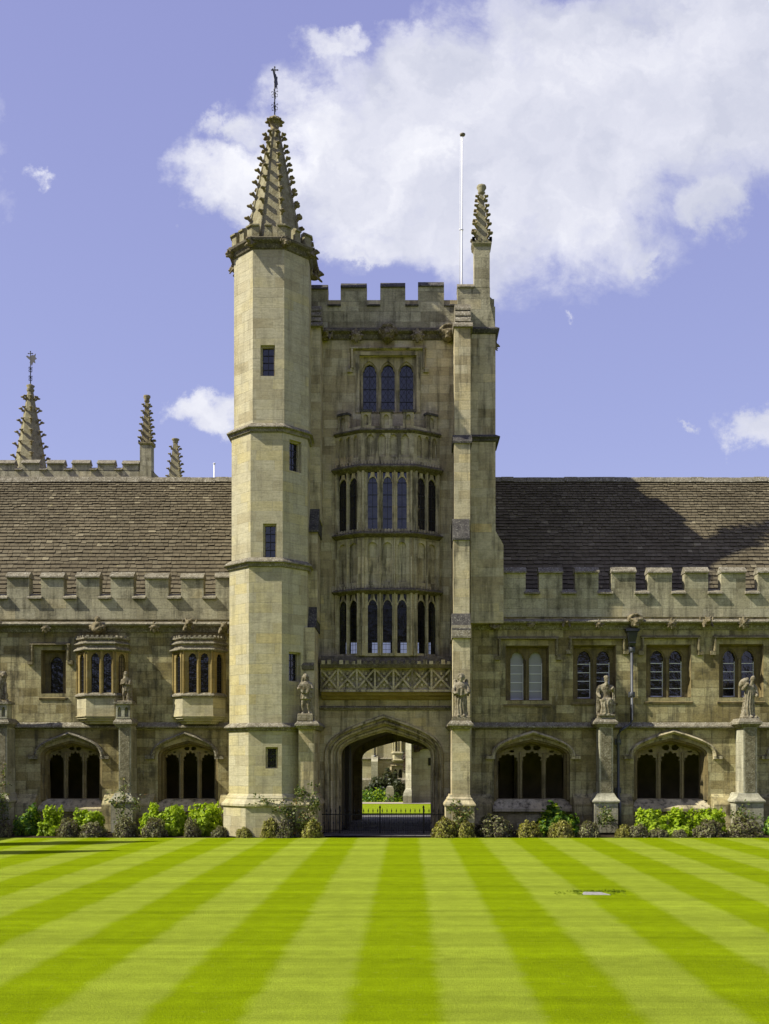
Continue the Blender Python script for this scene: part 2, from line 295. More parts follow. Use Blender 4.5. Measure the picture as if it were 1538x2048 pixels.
# ------------------------------------------------------------------ mesh writer
class Frame:
    """a vertical working plane: u along it, v up, d inwards"""
    def __init__(s, o, t): 
        s.o = Vector((o[0], o[1], 0)); s.t = Vector((t[0], t[1], 0)).normalized(); s.n = Vector((-s.t.y, s.t.x, 0))
    def __call__(s, u, v, d): 
        p = s.o + s.t * u + s.n * d
        return (p.x, p.y, v)
def front(Y): return Frame((0, Y), (1, 0))
class MB:
    def __init__(s): s.v = []; s.f = []; s.mi = []; s.sm = []
    def add(s, vs, fs, mi=0, smooth=False):
        o = len(s.v); s.v += [tuple(p) for p in vs]
        for f in fs: s.f.append([i + o for i in f]); s.mi.append(mi); s.sm.append(smooth)
        return s
    def box(s, x0, x1, y0, y1, z0, z1, mi=0):
        return s.add([(x0, y0, z0), (x1, y0, z0), (x1, y1, z0), (x0, y1, z0), (x0, y0, z1), (x1, y0, z1), (x1, y1, z1), (x0, y1, z1)],
              [(0, 3, 2, 1), (4, 5, 6, 7), (0, 1, 5, 4), (1, 2, 6, 5), (2, 3, 7, 6), (3, 0, 4, 7)], mi)
    def fbox(s, fr, u0, u1, v0, v1, d0, d1, mi=0):
        p = [(u0, d0), (u1, d0), (u1, d1), (u0, d1)]
        return s.add([fr(a, v0, d) for a, d in p] + [fr(a, v1, d) for a, d in p],
              [(0, 3, 2, 1), (4, 5, 6, 7), (0, 1, 5, 4), (1, 2, 6, 5), (2, 3, 7, 6), (3, 0, 4, 7)], mi)
    def loft(s, rings, closed=True, caps=True, mi=0, smooth=False):
        n = len(rings[0]); vs = [p for r in rings for p in r]; fs = []
        for i in range(len(rings) - 1):
            for j in range(n if closed else n - 1):
                a = i * n + j; b = i * n + (j + 1) % n
                fs.append((a, b, b + n, a + n))
        if caps and closed: fs += [tuple(range(n))[::-1], tuple(range((len(rings) - 1) * n, len(rings) * n))]
        return s.add(vs, fs, mi, smooth)
    def plate(s, fr, outer, holes, d0, d1, mi=0, back=True):
        loops = [outer] + holes
        tri = tessellate_polygon([[Vector((a, b, 0)) for a, b in l] for l in loops])
        flat = [p for l in loops for p in l]; n = len(flat)
        vs = [fr(a, b, d0) for a, b in flat] + [fr(a, b, d1) for a, b in flat]
        fs = [tuple(q) for q in tri] + ([tuple(i + n for i in q)[::-1] for q in tri] if back else [])
        k = 0
        for l in loops:
            m = len(l)
            for i in range(m): a, b = k + i, k + (i + 1) % m; fs.append((a, b, b + n, a + n))
            k += m
        return s.add(vs, fs, mi)
    def sweep(s, plan, prof, closed=False, mi=0):
        """plan: points with the building on the left of travel; prof: (out, z) from bottom to top"""
        n = len(plan); P = [Vector(p) for p in plan]; rings = []
        for i in range(n):
            d = []
            if closed or i > 0: d.append((P[i] - P[i - 1]).normalized())
            if closed or i < n - 1: d.append((P[(i + 1) % n] - P[i]).normalized())
            ns = [Vector((q.y, -q.x)) for q in d]
            nn = sum(ns, Vector((0, 0))).normalized(); k = 1 / max(0.35, nn.dot(ns[0]))
            rings.append([(P[i].x + nn.x * k * o, P[i].y + nn.y * k * o, z) for o, z in prof])
        if closed: rings.append(rings[0])
        m = len(prof); vs = [p for r in rings for p in r]; fs = []
        for i in range(len(rings) - 1):
            for j in range(m): a = i * m + j; b = i * m + (j + 1) % m; fs.append((a, a + m, b + m, b))
        if not closed: fs += [tuple(range(m)), tuple(range((len(rings) - 1) * m, len(rings) * m))[::-1]]
        return s.add(vs, fs, mi)
    def tube(s, path, r, n=6, mi=0, smooth=True):
        P = [Vector(p) for p in path]; rings = []
        rr = r if isinstance(r, (list, tuple)) else [r] * len(P)
        for i, p in enumerate(P):
            d = (P[min(i + 1, len(P) - 1)] - P[max(i - 1, 0)]).normalized()
            a = d.cross(Vector((0, 0, 1)) if abs(d.z) < 0.9 else Vector((1, 0, 0))).normalized(); b = d.cross(a)
            rings.append([p + (a * math.cos(2 * math.pi * k / n) + b * math.sin(2 * math.pi * k / n)) * rr[i] for k in range(n)])
        return s.loft(rings, True, True, mi, smooth)
    def lathe(s, cx, cy, prof, n=12, mi=0, smooth=True, ph=0.0):
        return s.loft([[(cx + r * math.cos(2 * math.pi * k / n + ph), cy + r * math.sin(2 * math.pi * k / n + ph), z) for k in range(n)] for r, z in prof], True, True, mi, smooth)
    def build(s, name, mats, parent=None, fix=True):
        if not isinstance(mats, (list, tuple)): mats = [mats]
        o0 = Vector(origin_of(parent)) if parent else Vector((0, 0, 0))
        V = np.array(s.v, dtype=float) - np.array(o0)
        me = bpy.data.meshes.new(name); me.from_pydata(V.tolist(), [], s.f)
        for k in mats: me.materials.append(M[k])
        me.polygons.foreach_set('material_index', s.mi); me.polygons.foreach_set('use_smooth', s.sm)
        if fix:
            bm = bmesh.new(); bm.from_mesh(me); bmesh.ops.recalc_face_normals(bm, faces=bm.faces); bm.to_mesh(me); bm.free()
        uvmap(me, o0)
        return link(name, me, parent)
ORG = {}
def origin_of(o): return ORG.get(o.name, (0, 0, 0))
def link(name, me, parent=None, loc=(0, 0, 0)):
    o = bpy.data.objects.new(name, me); COL.objects.link(o); o.location = loc
    if parent: o.parent = parent; ORG[o.name] = origin_of(parent)
    return o
def uvmap(me, off=(0, 0, 0)):
    me.update()
    uv = me.uv_layers.new(name='UVMap'); n = len(me.loops)
    vi = np.empty(n, int); me.loops.foreach_get('vertex_index', vi)
    co = np.empty(len(me.vertices) * 3); me.vertices.foreach_get('co', co); co = co.reshape(-1, 3) + np.array(off)
    nr = np.empty(len(me.polygons) * 3); me.polygons.foreach_get('normal', nr); nr = nr.reshape(-1, 3)
    lt = np.empty(len(me.polygons), int); me.polygons.foreach_get('loop_total', lt)
    N = np.repeat(nr, lt, axis=0); P = co[vi]
    h = np.hypot(N[:, 0], N[:, 1]); flat = h < 0.35; h = np.maximum(h, 1e-6)
    u = (-N[:, 1] * P[:, 0] + N[:, 0] * P[:, 1]) / h + 3.1 * np.round(np.arctan2(N[:, 1], N[:, 0]) * 4 / math.pi)
    v = P[:, 2].copy()
    u[flat] = P[flat, 0]; v[flat] = P[flat, 1]
    uv.data.foreach_set('uv', np.stack([u, v], 1).ravel())
def thing(name, label, cat, loc, group=None):
    o = bpy.data.objects.new(name, None); COL.objects.link(o); o.location = loc; o.empty_display_size = 0.3
    o['label'] = label; o['category'] = cat
    if group: o['group'] = group
    ORG[o.name] = tuple(loc)
    return o
def tag(o, label, cat, group=None):
    o['label'] = label; o['category'] = cat
    if group: o['group'] = group
    return o
def struct(o, kind='structure'): o['kind'] = kind; return o
def inst(name, me, parent, loc, rz=0.0, sc=1.0, rot=None):
    """a copy sharing mesh data; loc in world metres"""
    o = link(name, me, parent, Vector(loc) - Vector(origin_of(parent)))
    o.rotation_euler = rot or (0, 0, rz); o.scale = (sc, sc, sc) if not isinstance(sc, tuple) else sc
    return o
# ------------------------------------------------------------------ profiles
def bez(p0, p1, p2, p3, n):
    out = []
    for i in range(n + 1):
        t = i / n; a = (1 - t) ** 3; b = 3 * t * (1 - t) ** 2; c = 3 * t * t * (1 - t); d = t ** 3
        out.append((a * p0[0] + b * p1[0] + c * p2[0] + d * p3[0], a * p0[1] + b * p1[1] + c * p2[1] + d * p3[1]))
    return out
def arch4(x0, x1, zs, za, z0=None, n=9):
    """four-centred arch, left foot to right foot"""
    xc = (x0 + x1) / 2; w = xc - x0; h = za - zs
    L = bez((x0, zs), (x0 + 0.01 * w, zs + 0.46 * h), (x0 + 0.27 * w, zs + 0.63 * h), (xc, za), n)
    pts = L + [(2 * xc - a, b) for a, b in L[::-1][1:]]
    return ([(x0, z0)] + pts + [(x1, z0)]) if z0 is not None else pts
def light(x0, x1, z0, zs, za, cusps=True, n=4):
    """a window light with a cusped pointed head"""
    xc = (x0 + x1) / 2; w = xc - x0; h = za - zs
    if cusps:
        k = (x0 + 0.20 * w, zs + 0.40 * h)
        q = [(x0, zs)] + bez((x0, zs), (x0 - 0.02 * w, zs + 0.22 * h), (x0 + 0.03 * w, zs + 0.42 * h), k, n)[1:] \
            + bez(k, (x0 + 0.10 * w, zs + 0.62 * h), (x0 + 0.45 * w, zs + 0.90 * h), (xc, za), n)[1:]
    else:
        q = bez((x0, zs), (x0, zs + 0.5 * h), (x0 + 0.45 * w, zs + 0.85 * h), (xc, za), n)
    return [(x0, z0)] + q + [(2 * xc - a, b) for a, b in q[::-1][1:]] + [(x1, z0)]
def rect(x0, x1, z0, z1): return [(x0, z0), (x1, z0), (x1, z1), (x0, z1)]
def lead(mb, fr, u0, u1, v0, v1, d, nx, nz, w=0.012, diamond=False):
    if diamond:
        st = (u1 - u0) / nx; H = st * 1.5; k = int((v1 - v0) / H) + nx + 2
        for sgn in (1, -1):
            for i in range(-nx - 1, k):
                a = (u0, v0 + i * H) if sgn > 0 else (u1, v0 + i * H)
                pts = []
                for j in range(nx * 4 + 1):
                    uu = a[0] + sgn * (u1 - u0) * j / (nx * 4); vv = a[1] + H * nx * j / (nx * 4)
                    if v0 <= vv <= v1: pts.append((uu, vv))
                if len(pts) > 1:
                    (a0, b0), (a1, b1) = pts[0], pts[-1]
                    mb.add([fr(a0, b0 - w, d), fr(a0, b0 + w, d), fr(a1, b1 + w, d), fr(a1, b1 - w, d)], [(0, 1, 2, 3)])
    else:
        for i in range(1, nx): c = u0 + (u1 - u0) * i / nx; mb.fbox(fr, c - w / 2, c + w / 2, v0, v1, d - 0.012, d - 0.002)
    for i in range(1, nz): c = v0 + (v1 - v0) * i / nz; mb.fbox(fr, u0, u1, c - w * 0.6, c + w * 0.6, d - 0.016, d - 0.003)
# ------------------------------------------------------------------ carved lumps (one continuous skin each)
_TMP = []
def ell(c, r, rot=None): return ('e', Vector(c), r, rot)
def cap(a, b, r0, r1=None): return ('c', Vector(a), Vector(b), r0, r1 if r1 is not None else r0)
def sculpt(name, shapes, voxel, matname, folds=None, rough=0.006, rs=14.0, dec=None, smooth=True):
    bm = bmesh.new()
    def ball(c, r, rot=None, sub=2):
        mtx = Matrix.Translation(c) @ (rot.to_matrix().to_4x4() if rot else Matrix.Identity(4)) @ Matrix.Diagonal((*(r if isinstance(r, (tuple, list)) else (r, r, r)), 1))
        bmesh.ops.create_icosphere(bm, subdivisions=sub, radius=1, matrix=mtx)
    for s in shapes:
        if s[0] == 'e': ball(s[1], s[2], s[3])
        elif s[0] == 'c':
            L = (s[2] - s[1]).length; k = max(2, int(L / (0.45 * min(s[3], s[4]))) + 1)
            for i in range(k + 1): t = i / k; ball(s[1].lerp(s[2], t), s[3] + (s[4] - s[3]) * t)
        elif s[0] == 'm':
            o = len(bm.verts); vs = [bm.verts.new(p) for p in s[1].v]
            for f in s[1].f: bm.faces.new([vs[i] for i in f])
    bmesh.ops.recalc_face_normals(bm, faces=bm.faces)
    me = bpy.data.meshes.new('tmp'); bm.to_mesh(me); bm.free()
    ob = bpy.data.objects.new('tmp', me); COL.objects.link(ob)
    md = ob.modifiers.new('r', 'REMESH'); md.mode = 'VOXEL'; md.voxel_size = voxel
    md = ob.modifiers.new('s', 'SMOOTH'); md.iterations = 1; md.factor = 0.4
    if dec: md = ob.modifiers.new('d', 'DECIMATE'); md.ratio = dec
    dg = bpy.context.evaluated_depsgraph_get(); out = bpy.data.meshes.new_from_object(ob.evaluated_get(dg))
    bpy.data.objects.remove(ob); bpy.data.meshes.remove(me)
    out.name = name
    ns = [v.normal.copy() for v in out.vertices]
    for v, n in zip(out.vertices, ns):
        d = noise.noise(v.co * rs) * rough + noise.noise(v.co * rs * 2.3) * rough * 0.5
        if folds: d += folds(v.co, n)
        v.co += n * d
    out.materials.clear(); out.materials.append(M[matname])
    out.polygons.foreach_set('use_smooth', [smooth] * len(out.polygons))
    out.update(); uvmap(out)
    return out
# ------------------------------------------------------------------ leafy clumps
def leaves(name, n, sampler, size, mats, droop=0.3, seed=0, aspect=0.55, core=None):
    rng = np.random.default_rng(seed)
    P, N = sampler(n, rng); n = len(P)
    s = size * rng.uniform(0.6, 1.25, n)[:, None]
    N = N + rng.normal(0, 0.55, (n, 3)); N /= np.linalg.norm(N, axis=1)[:, None]
    A = rng.normal(0, 1, (n, 3)); A[:, 2] -= droop * 0; A -= (A * N).sum(1)[:, None] * N; A /= np.linalg.norm(A, axis=1)[:, None]
    B = np.cross(N, A)
    bend = N * s * 0.18
    v = np.stack([P - A * s, P + B * s * aspect - A * s * 0.1 + bend, P + A * s, P - B * s * aspect - A * s * 0.1 + bend], 1).reshape(-1, 3)
    f = np.arange(4 * n).reshape(n, 4)
    me = bpy.data.meshes.new(name); me.vertices.add(4 * n); me.vertices.foreach_set('co', v.ravel())
    me.loops.add(4 * n); me.loops.foreach_set('vertex_index', f.ravel())
    me.polygons.add(n); me.polygons.foreach_set('loop_start', np.arange(n) * 4); me.polygons.foreach_set('loop_total', np.full(n, 4))
    for k in mats: me.materials.append(M[k])
    if len(mats) > 1: me.polygons.foreach_set('material_index', (rng.random(n) < 0.3).astype(int))
    me.update(calc_edges=True); me.validate()
    return me
def dome(rx, ry, h, lump=0.18, seed=0, shell=0.55, ph=None):
    """points in the outer shell of a lumpy half-dome resting on the ground"""
    def f(n, rng):
        d = rng.normal(0, 1, (n * 2, 3)); d[:, 2] = np.abs(d[:, 2]); d /= np.linalg.norm(d, axis=1)[:, None]
        k = np.array([1 + lump * 2.2 * noise.noise(Vector(q) * 2.1 + Vector((seed * 3.1, 1, 2))) + lump * noise.noise(Vector(q) * 5.5 + Vector((seed, 7, 2))) for q in d])
        r = k * (1 - shell * rng.random(len(d)) ** 2.2)
        p = d * r[:, None] * np.array([rx, ry, h]); p[:, 2] *= 0.94; p[:, 2] += 0.02
        nn = d / np.array([rx, ry, h]); nn /= np.linalg.norm(nn, axis=1)[:, None]
        keep = np.array([noise.noise(Vector(q) * 9.0 + Vector((seed, 3, 9))) > -0.28 for q in p])
        return p[keep][:n], nn[keep][:n]
    return f
# ------------------------------------------------------------------ grotesques and crockets (shared meshes)
def g_mask():
    s = [ell((0, 0.02, 0), (0.19, 0.20, 0.21)), ell((0, -0.15, 0.07), (0.17, 0.07, 0.05)), ell((0, -0.2, -0.03), (0.075, 0.09, 0.06)),
         ell((-0.09, -0.16, 0.03), 0.035), ell((0.09, -0.16, 0.03), 0.035), ell((0, -0.18, -0.13), (0.10, 0.08, 0.04)), ell((-0.2, 0.02, 0.13), (0.06, 0.05, 0.10)), ell((0.2, 0.02, 0.13), (0.06, 0.05, 0.10))]
    for i in range(11): a = i * math.pi / 10; s.append(ell((0.21 * math.cos(a), -0.04, 0.03 + 0.21 * math.sin(a)), (0.055, 0.09, 0.055)))
    return s
def g_beast():
    return [ell((0, 0.0, -0.02), (0.18, 0.24, 0.16)), ell((0, -0.24, 0.05), (0.12, 0.14, 0.12)), ell((0, -0.36, 0.0), (0.07, 0.07, 0.06)), cap((-0.14, -0.1, -0.05), (-0.16, -0.25, -0.2), 0.06, 0.045),
            cap((0.14, -0.1, -0.05), (0.16, -0.25, -0.2), 0.06, 0.045), ell((-0.1, -0.2, 0.17), (0.035, 0.04, 0.07)), ell((0.1, -0.2, 0.17), (0.035, 0.04, 0.07)), cap((-0.2, 0.05, 0.0), (-0.24, 0.0, 0.18), 0.07, 0.04), cap((0.2, 0.05, 0.0), (0.24, 0.0, 0.18), 0.07, 0.04)]
def g_bust():
    s = [ell((0, 0.0, -0.1), (0.30, 0.2, 0.2)), ell((0, -0.08, -0.02), (0.2, 0.18, 0.16)), ell((0, -0.08, 0.2), (0.105, 0.115, 0.13)), ell((0, -0.17, 0.18), (0.03, 0.05, 0.03)), cap((0, -0.05, 0.05), (0, -0.06, 0.16), 0.07),
         cap((-0.26, -0.08, -0.05), (-0.08, -0.24, -0.14), 0.07, 0.05), cap((0.26, -0.08, -0.05), (0.08, -0.24, -0.14), 0.07, 0.05), ell((0, -0.2, -0.2), (0.18, 0.1, 0.09))]
    for k in range(-3, 4): s.append(cap((k * 0.05, -0.12, 0.06), (k * 0.09, -0.2, -0.16), 0.035, 0.03))
    return s
def g_leaf():
    s = [ell((0, 0.05, 0), (0.15, 0.16, 0.15))]
    for i in range(8): a = i * math.pi / 4; s += [cap((0.08 * math.cos(a), -0.08, 0.08 * math.sin(a)), (0.21 * math.cos(a), -0.04, 0.21 * math.sin(a)), 0.055, 0.06)]
    return s + [ell((0, -0.13, 0), (0.07, 0.07, 0.07))]
GR = {k: sculpt('grotesque_' + k, f(), 0.028, 'grotesque', rough=0.018, rs=11) for k, f in (('mask', g_mask), ('beast', g_beast), ('bust', g_bust), ('leaf', g_leaf))}
# a crocket points along +x, rises along +z, unit about 0.25 m
CK = sculpt('crocket', [cap((-0.06, 0, -0.07), (0.07, 0, 0.03), 0.045, 0.045), ell((0.13, 0, 0.06), (0.07, 0.085, 0.045)), ell((0.11, 0.075, 0.08), 0.036), ell((0.11, -0.075, 0.08), 0.036), ell((0.19, 0, 0.065), (0.035, 0.05, 0.035)), ell((0.07, 0, 0.085), (0.045, 0.06, 0.035))], 0.022, 'crocket', rough=0.008, dec=0.6)
def crockets(parent, cx, cy, z0, z1, r0, r1, n, sides, sc0, sc1, ph, skip_back=True):
    for i in range(n):
        t = (i + 0.35) / n
        for k in range(sides):
            a = ph + 2 * math.pi * k / sides
            if skip_back and math.sin(a) > 0.5: continue
            r = r0 + (r1 - r0) * t
            inst('crocket', CK, parent, (cx + r * math.cos(a), cy + r * math.sin(a), z0 + (z1 - z0) * t), a, sc0 + (sc1 - sc0) * t)
def ngon(cx, cy, ap, n=8, ph=None):
    rr = ap / math.cos(math.pi / n); ph = -math.pi / 2 - math.pi / n if ph is None else ph
    return [(cx + rr * math.cos(ph + 2 * math.pi * k / n), cy + rr * math.sin(ph + 2 * math.pi * k / n)) for k in range(n)]
def merlon(parent, fr, u0, u1, z0, z1, d0, d1, ch=0.2, ov=0.07, cut=0.07, mats=('parapet', 'ledge')):
    j = [random.gauss(0, 1) for _ in range(4)]; u0 += 0.010 * j[0]; u1 += 0.010 * j[1]; z1 += 0.012 * j[2]
    mb = MB(); mb.fbox(fr, u0, u1, z0, z1 - ch * 0.9, d0, d1)
    a, b, dm = z1 - ch, z1, (d0 + d1) / 2
    pr = [(d0 - ov, a), (d0 - ov, a + 0.045), (dm - 0.05, b), (dm + 0.05, b), (d1 + ov, a + 0.045), (d1 + ov, a)]
    mb.loft([[fr(u, z, d) for d, z in pr] for u in (u0 - cut * 0.25, u1 + cut * 0.25)], True, True, 1)
    return mb.build('merlon', mats, parent)
def crenel_sill(mb, fr, u0, u1, z1, d0, d1, ch=0.17, ov=0.07, mi=1):
    a, dm = z1 - ch, (d0 + d1) / 2
    pr = [(d0 - ov, a), (d0 - ov, a + 0.045), (dm, z1), (d1 + ov, a + 0.045), (d1 + ov, a)]
    mb.loft([[fr(u, z, d) for d, z in pr] for u in (u0, u1)], True, True, mi)
def glazed(parent, fr, u0, u1, v0, v1, d, nx, nz, diamond=False, mt='glass', name='pane'):
    p = MB(); p.fbox(fr, u0, u1, v0, v1, d, d + 0.015); o = p.build(name, mt, parent)
    l = MB(); lead(l, fr, u0, u1, v0, v1, d - 0.004 if diamond else d, nx, nz, 0.011, diamond)
    if diamond: lead(l, fr, u0, u1, v0, v1, d, 2 if u1 - u0 > 0.4 else 1, 4, 0.02)
    return l.build('leading', 'lead', parent)
# ================================================================== GATE TOWER
T = thing('gate_tower', 'tall battlemented stone gate tower with an octagonal spired stair turret over the archway', 'tower', (X(771, TF), TF, 0))
FT = front(TF)
zp = Z(668, TF)                                        # parapet string
arch_in = (X(681, TF), X(862, TF)); arch_out = (X(648, TF), X(887, TF)); zspr = Z(1511, TF)
# -- front wall with the archway, the great window and the openings behind the oriel
aw = arch4(arch_out[0], arch_out[1], zspr, Z(1429, TF), 0.0, 10)
uw = rect(X(719, TF), X(833, TF), Z(826, TF), Z(711, TF))
ol = rect(X(690, TF), X(862, TF), Z(1312, TF), Z(1188, TF)); ou = rect(X(690, TF), X(862, TF), Z(1060, TF), Z(950, TF))
xl, xr = X(612, TF), X(943, TF)
mb = MB(); mb.plate(FT, [(xl, 0), aw[0]] + aw[1:-1] + [aw[-1], (xr, 0), (xr, zp + 1.2), (xl, zp + 1.2)], [uw, ol, ou], 0, 0.6)
# sides, back and floors
xe = X(991, 37.8)
back = front(46.0)
bh = arch4(-1.95, 1.25, 2.6, 3.36, 0.0, 8)
bw = [rect(-2.75 + i * 1.22, -1.95 + i * 1.22, 6.2, 7.62) for i in range(5)]
mb.plate(back, [(xl, 0), bh[0]] + bh[1:-1] + [bh[-1], (xe, 0), (xe, 19.0), (xl, 19.0)], bw, 0, 0.5)
mb.box(xl, xl + 0.5, TF + 0.61, 45.99, 0, 19.0); mb.box(xe - 0.5, xe, TF + 0.61, 45.99, 0, 19.0)
mb.box(xl + 0.51, xe - 0.51, TF + 0.61, 45.99, 4.35, 4.7); mb.box(xl + 0.51, xe - 0.51, TF + 0.61, 45.99, 9.0, 9.3); mb.box(xl + 0.51, xe - 0.51, TF + 0.61, 45.99, 13.6, 13.9); mb.box(xl + 0.51, xe - 0.51, TF + 0.61, 45.99, 17.6, 17.9)
mb.build('wall', 'tower', T)
# -- east strip of wall with its weathered offset
ES = 37.8; FE = front(ES); x0, x1, x2 = X(941, ES), X(991, ES), X(1007, ES)
mb = MB(); mb.plate(FE, [(x0, Z(1246, ES)), (x2, Z(1246, ES)), (x2, Z(1090, ES)), (X(1003, ES), Z(1082, ES)), (x1, Z(1062, ES)), (x1, Z(662, ES)), (x0, Z(662, ES))], [], 0, 1.6)
mb.build('wall_strip', 'tower', T)
# -- moulded archway
mb = MB(); rings = []
for off, Y in ((0.0, TF - 0.002), (-0.03, TF - 0.07), (-0.10, TF - 0.07), (-0.13, TF + 0.06), (-0.20, TF + 0.10), (-0.235, TF + 0.02), (-0.30, TF + 0.05), (-0.33, TF + 0.26), (-0.40, TF + 0.30), (-0.43, TF + 0.22), (-0.50, TF + 0.26), (-0.53, TF + 0.42), (-0.575, TF + 0.45), (-0.585, TF + 0.75)):
    k = -off / 0.585
    ax0 = arch_out[0] + (arch_in[0] - arch_out[0]) * k; ax1 = arch_out[1] + (arch_in[1] - arch_out[1]) * k
    za = Z(1429, TF) + (Z(1463, TF) - Z(1429, TF)) * k
    rings.append([(a, Y, b) for a, b in arch4(ax0, ax1, zspr, za, 0.0, 10)])
mb.loft(rings, False, False); mb.build('archway_moulding', 'carved', T)
# -- vaulted passage
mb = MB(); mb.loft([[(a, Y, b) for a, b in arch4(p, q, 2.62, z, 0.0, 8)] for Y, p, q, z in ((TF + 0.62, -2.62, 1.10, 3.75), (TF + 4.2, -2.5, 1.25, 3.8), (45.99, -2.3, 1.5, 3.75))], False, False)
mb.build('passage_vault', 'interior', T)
mb = MB(); mb.box(-2.28, -2.16, 39.0, 40.8, 0.06, 3.1)
for k in range(5): mb.box(-2.155, -2.13, 39.05 + 0.34 * k, 39.33 + 0.34 * k, 0.1, 3.05)
mb.build('oak_door', 'wood', T)
# -- strings and frieze on the front
mb = MB()
def str_prof(z, h, o): return [(0, z), (o * 0.45, z + h * 0.12), (o * 0.5, z + h * 0.4), (o, z + h * 0.48), (o, z + h * 0.62), (0, z + h)]
mb.sweep([(X(640, TF), TF), (X(904, TF), TF)], str_prof(Z(1421, TF), 0.16, 0.13)); mb.build('string_course', 'ledge', T)
zs0 = Z(674, TF)
mb = MB(); mb.sweep([(xl, TF - 0.001), (X(910, TF), TF - 0.001)], [(0, zs0 - 0.12), (0.05, zs0 - 0.08), (0.09, zs0 + 0.06), (0.22, zs0 + 0.13), (0.22, zs0 + 0.18), (0.02, zs0 + 0.34), (0, zs0 + 0.34)]); o = mb.build('string_course', 'soot', T)
for i, (px, k, sc) in enumerate(((652, 'beast', 1.0), (713, 'leaf', 1.0), (776, 'mask', 1.35), (835, 'leaf', 1.0), (896, 'mask', 1.3))):
    inst('grotesque', GR[k], T, (X(px, TF), TF - 0.18, Z(676 if sc < 1.2 else 674, TF)), 0, sc)
# -- parapet
PF = front(TF - 0.06)
zb = Z(606, TF)
mb = MB(); mb.fbox(PF, X(600, TF), xe, zs0 + 0.3, zb - 0.15, 0, 0.42)
mb.fbox(back, xl, xe, 18.99, zb - 0.15, 0.0, 0.42); mb.box(xl, xl + 0.42, TF + 0.37, 45.99, 18.99, zb - 0.15); mb.box(xe - 0.42, xe, TF + 0.37, 45.99, 18.99, zb - 0.15)
ms = [(600, 655.5, 567), (682, 733.5, 565), (760, 810.5, 563.5), (837, 887.5, 562)]
for (a, b, c), (a2, _, _) in zip(ms, ms[1:] + [(915, 0, 0)]): crenel_sill(mb, PF, X(b, TF), X(a2, TF), zb + 0.03, 0, 0.42)
par = mb.build('parapet', ('parapet', 'darkledge'), T)
for a, b, c in ms: merlon(par, PF, X(a, TF), X(b, TF), zb - 0.15, Z(c, TF), 0, 0.42, 0.24, 0.06, 0, ('parapet', 'darkledge'))
EFr = Frame((xe, 38.6), (0, 1))
for i in range(5): merlon(par, EFr, 0.55 + i * 1.4, 1.45 + i * 1.4, zb - 0.15, Z(562, TF), 0, 0.42, 0.24, 0.06, 0, ('parapet', 'darkledge'))
for i in range(5): merlon(par, back, xl + 0.4 + i * 1.4, xl + 1.3 + i * 1.4, zb - 0.15, Z(562, TF), 0, 0.42, 0.24, 0.06, 0, ('parapet', 'darkledge'))
# -- south-east pinnacle standing on the parapet corner
PY = 37.75; Pn = front(PY); pw = X(979.5, PY) - X(948.5, PY); pcx = X(964, PY); pcy = PY + pw / 2
mb = MB()
mb.plate(Pn, [(X(941, PY), Z(660, PY)), (X(992, PY), Z(660, PY)), (X(980, PY), Z(606, PY)), (X(980, PY), Z(575, PY)), (X(915, PY), Z(575, PY)), (X(915, PY), Z(618, PY)), (X(941, PY), Z(618, PY))], [], 0, 0.55)
crenel_sill(mb, Pn, X(914.5, PY), X(948.6, PY), Z(562, PY), 0.0, 0.5, 0.24, 0.06)
mb.box(X(948.5, PY), X(979.5, PY), PY - 0.003, PY + pw, Z(574, PY), Z(488, PY))
pin = mb.build('pinnacle', ('parapet', 'ledge'), T)
def pinnacle_top(parent, cx, cy, w, zc, za, n, sc, matn='spire'):
    mb = MB(); h = za - zc
    mb.loft([[(cx + sx * r, cy + sy * r, z) for sx, sy in ((-1, -1), (1, -1), (1, 1), (-1, 1))] for r, z in ((w / 2, zc - 0.1), (w * 0.62, zc), (w * 0.62, zc + 0.09))])
    for k in range(4):
        for q in (-1, -0.33, 0.33, 1):
            dx, dy = ((q, -1), (q, 1), (-1, q), (1, q))[k]
            mb.box(cx + dx * w * 0.55 - 0.05, cx + dx * w * 0.55 + 0.05, cy + dy * w * 0.55 - 0.05, cy + dy * w * 0.55 + 0.05, zc + 0.08, zc + 0.22)
    mb.loft([[(cx + r * math.cos(a), cy + r * math.sin(a), z) for a in [math.pi / 4 + k * math.pi / 2 for k in range(4)]] for r, z in ((w * 0.60, zc + 0.05), (w * 0.17, zc + h * 0.86))])
    mb.lathe(cx, cy, [(w * 0.14, zc + h * 0.84), (w * 0.26, zc + h * 0.875), (w * 0.2, zc + h * 0.9), (w * 0.32, zc + h * 0.95), (w * 0.30, zc + h * 0.985), (w * 0.1, zc + h)], 8)
    s = mb.build('spirelet', matn, parent)
    return s
def pin_crockets(parent, cx, cy, w, zc, za, n, sc):
    h = za - zc; crockets(parent, cx, cy, zc + 0.18, zc + h * 0.86, w * 0.53, w * 0.17, n, 4, sc, sc * 0.75, math.pi / 4, False)
ptop = pinnacle_top(T, pcx, pcy, pw, Z(488, PY), Z(362, PY), 5, 1.0); pin_crockets(ptop, pcx, pcy, pw, Z(488, PY), Z(362, PY), 5, 1.15)
# string under the east corner
mb = MB(); z = Z(667, ES); mb.sweep([(x0, ES - 0.001), (x1, ES - 0.001), (x1, ES + 1.5)], [(0, z - 0.02), (0.06, z), (0.13, z + 0.1), (0.13, z + 0.15), (0, z + 0.24)]); mb.build('string_course', 'darkledge', T)
mb = MB(); z = Z(884, ES); mb.sweep([(x0, ES - 0.001), (x1, ES - 0.001), (x1, ES + 1.5)], str_prof(z, 0.26, 0.15)); mb.build('string_course', 'darkledge', T)
inst('grotesque', GR['beast'], T, (x1 - 0.04, ES + 0.4, Z(684, ES)), math.pi / 2, 0.55)
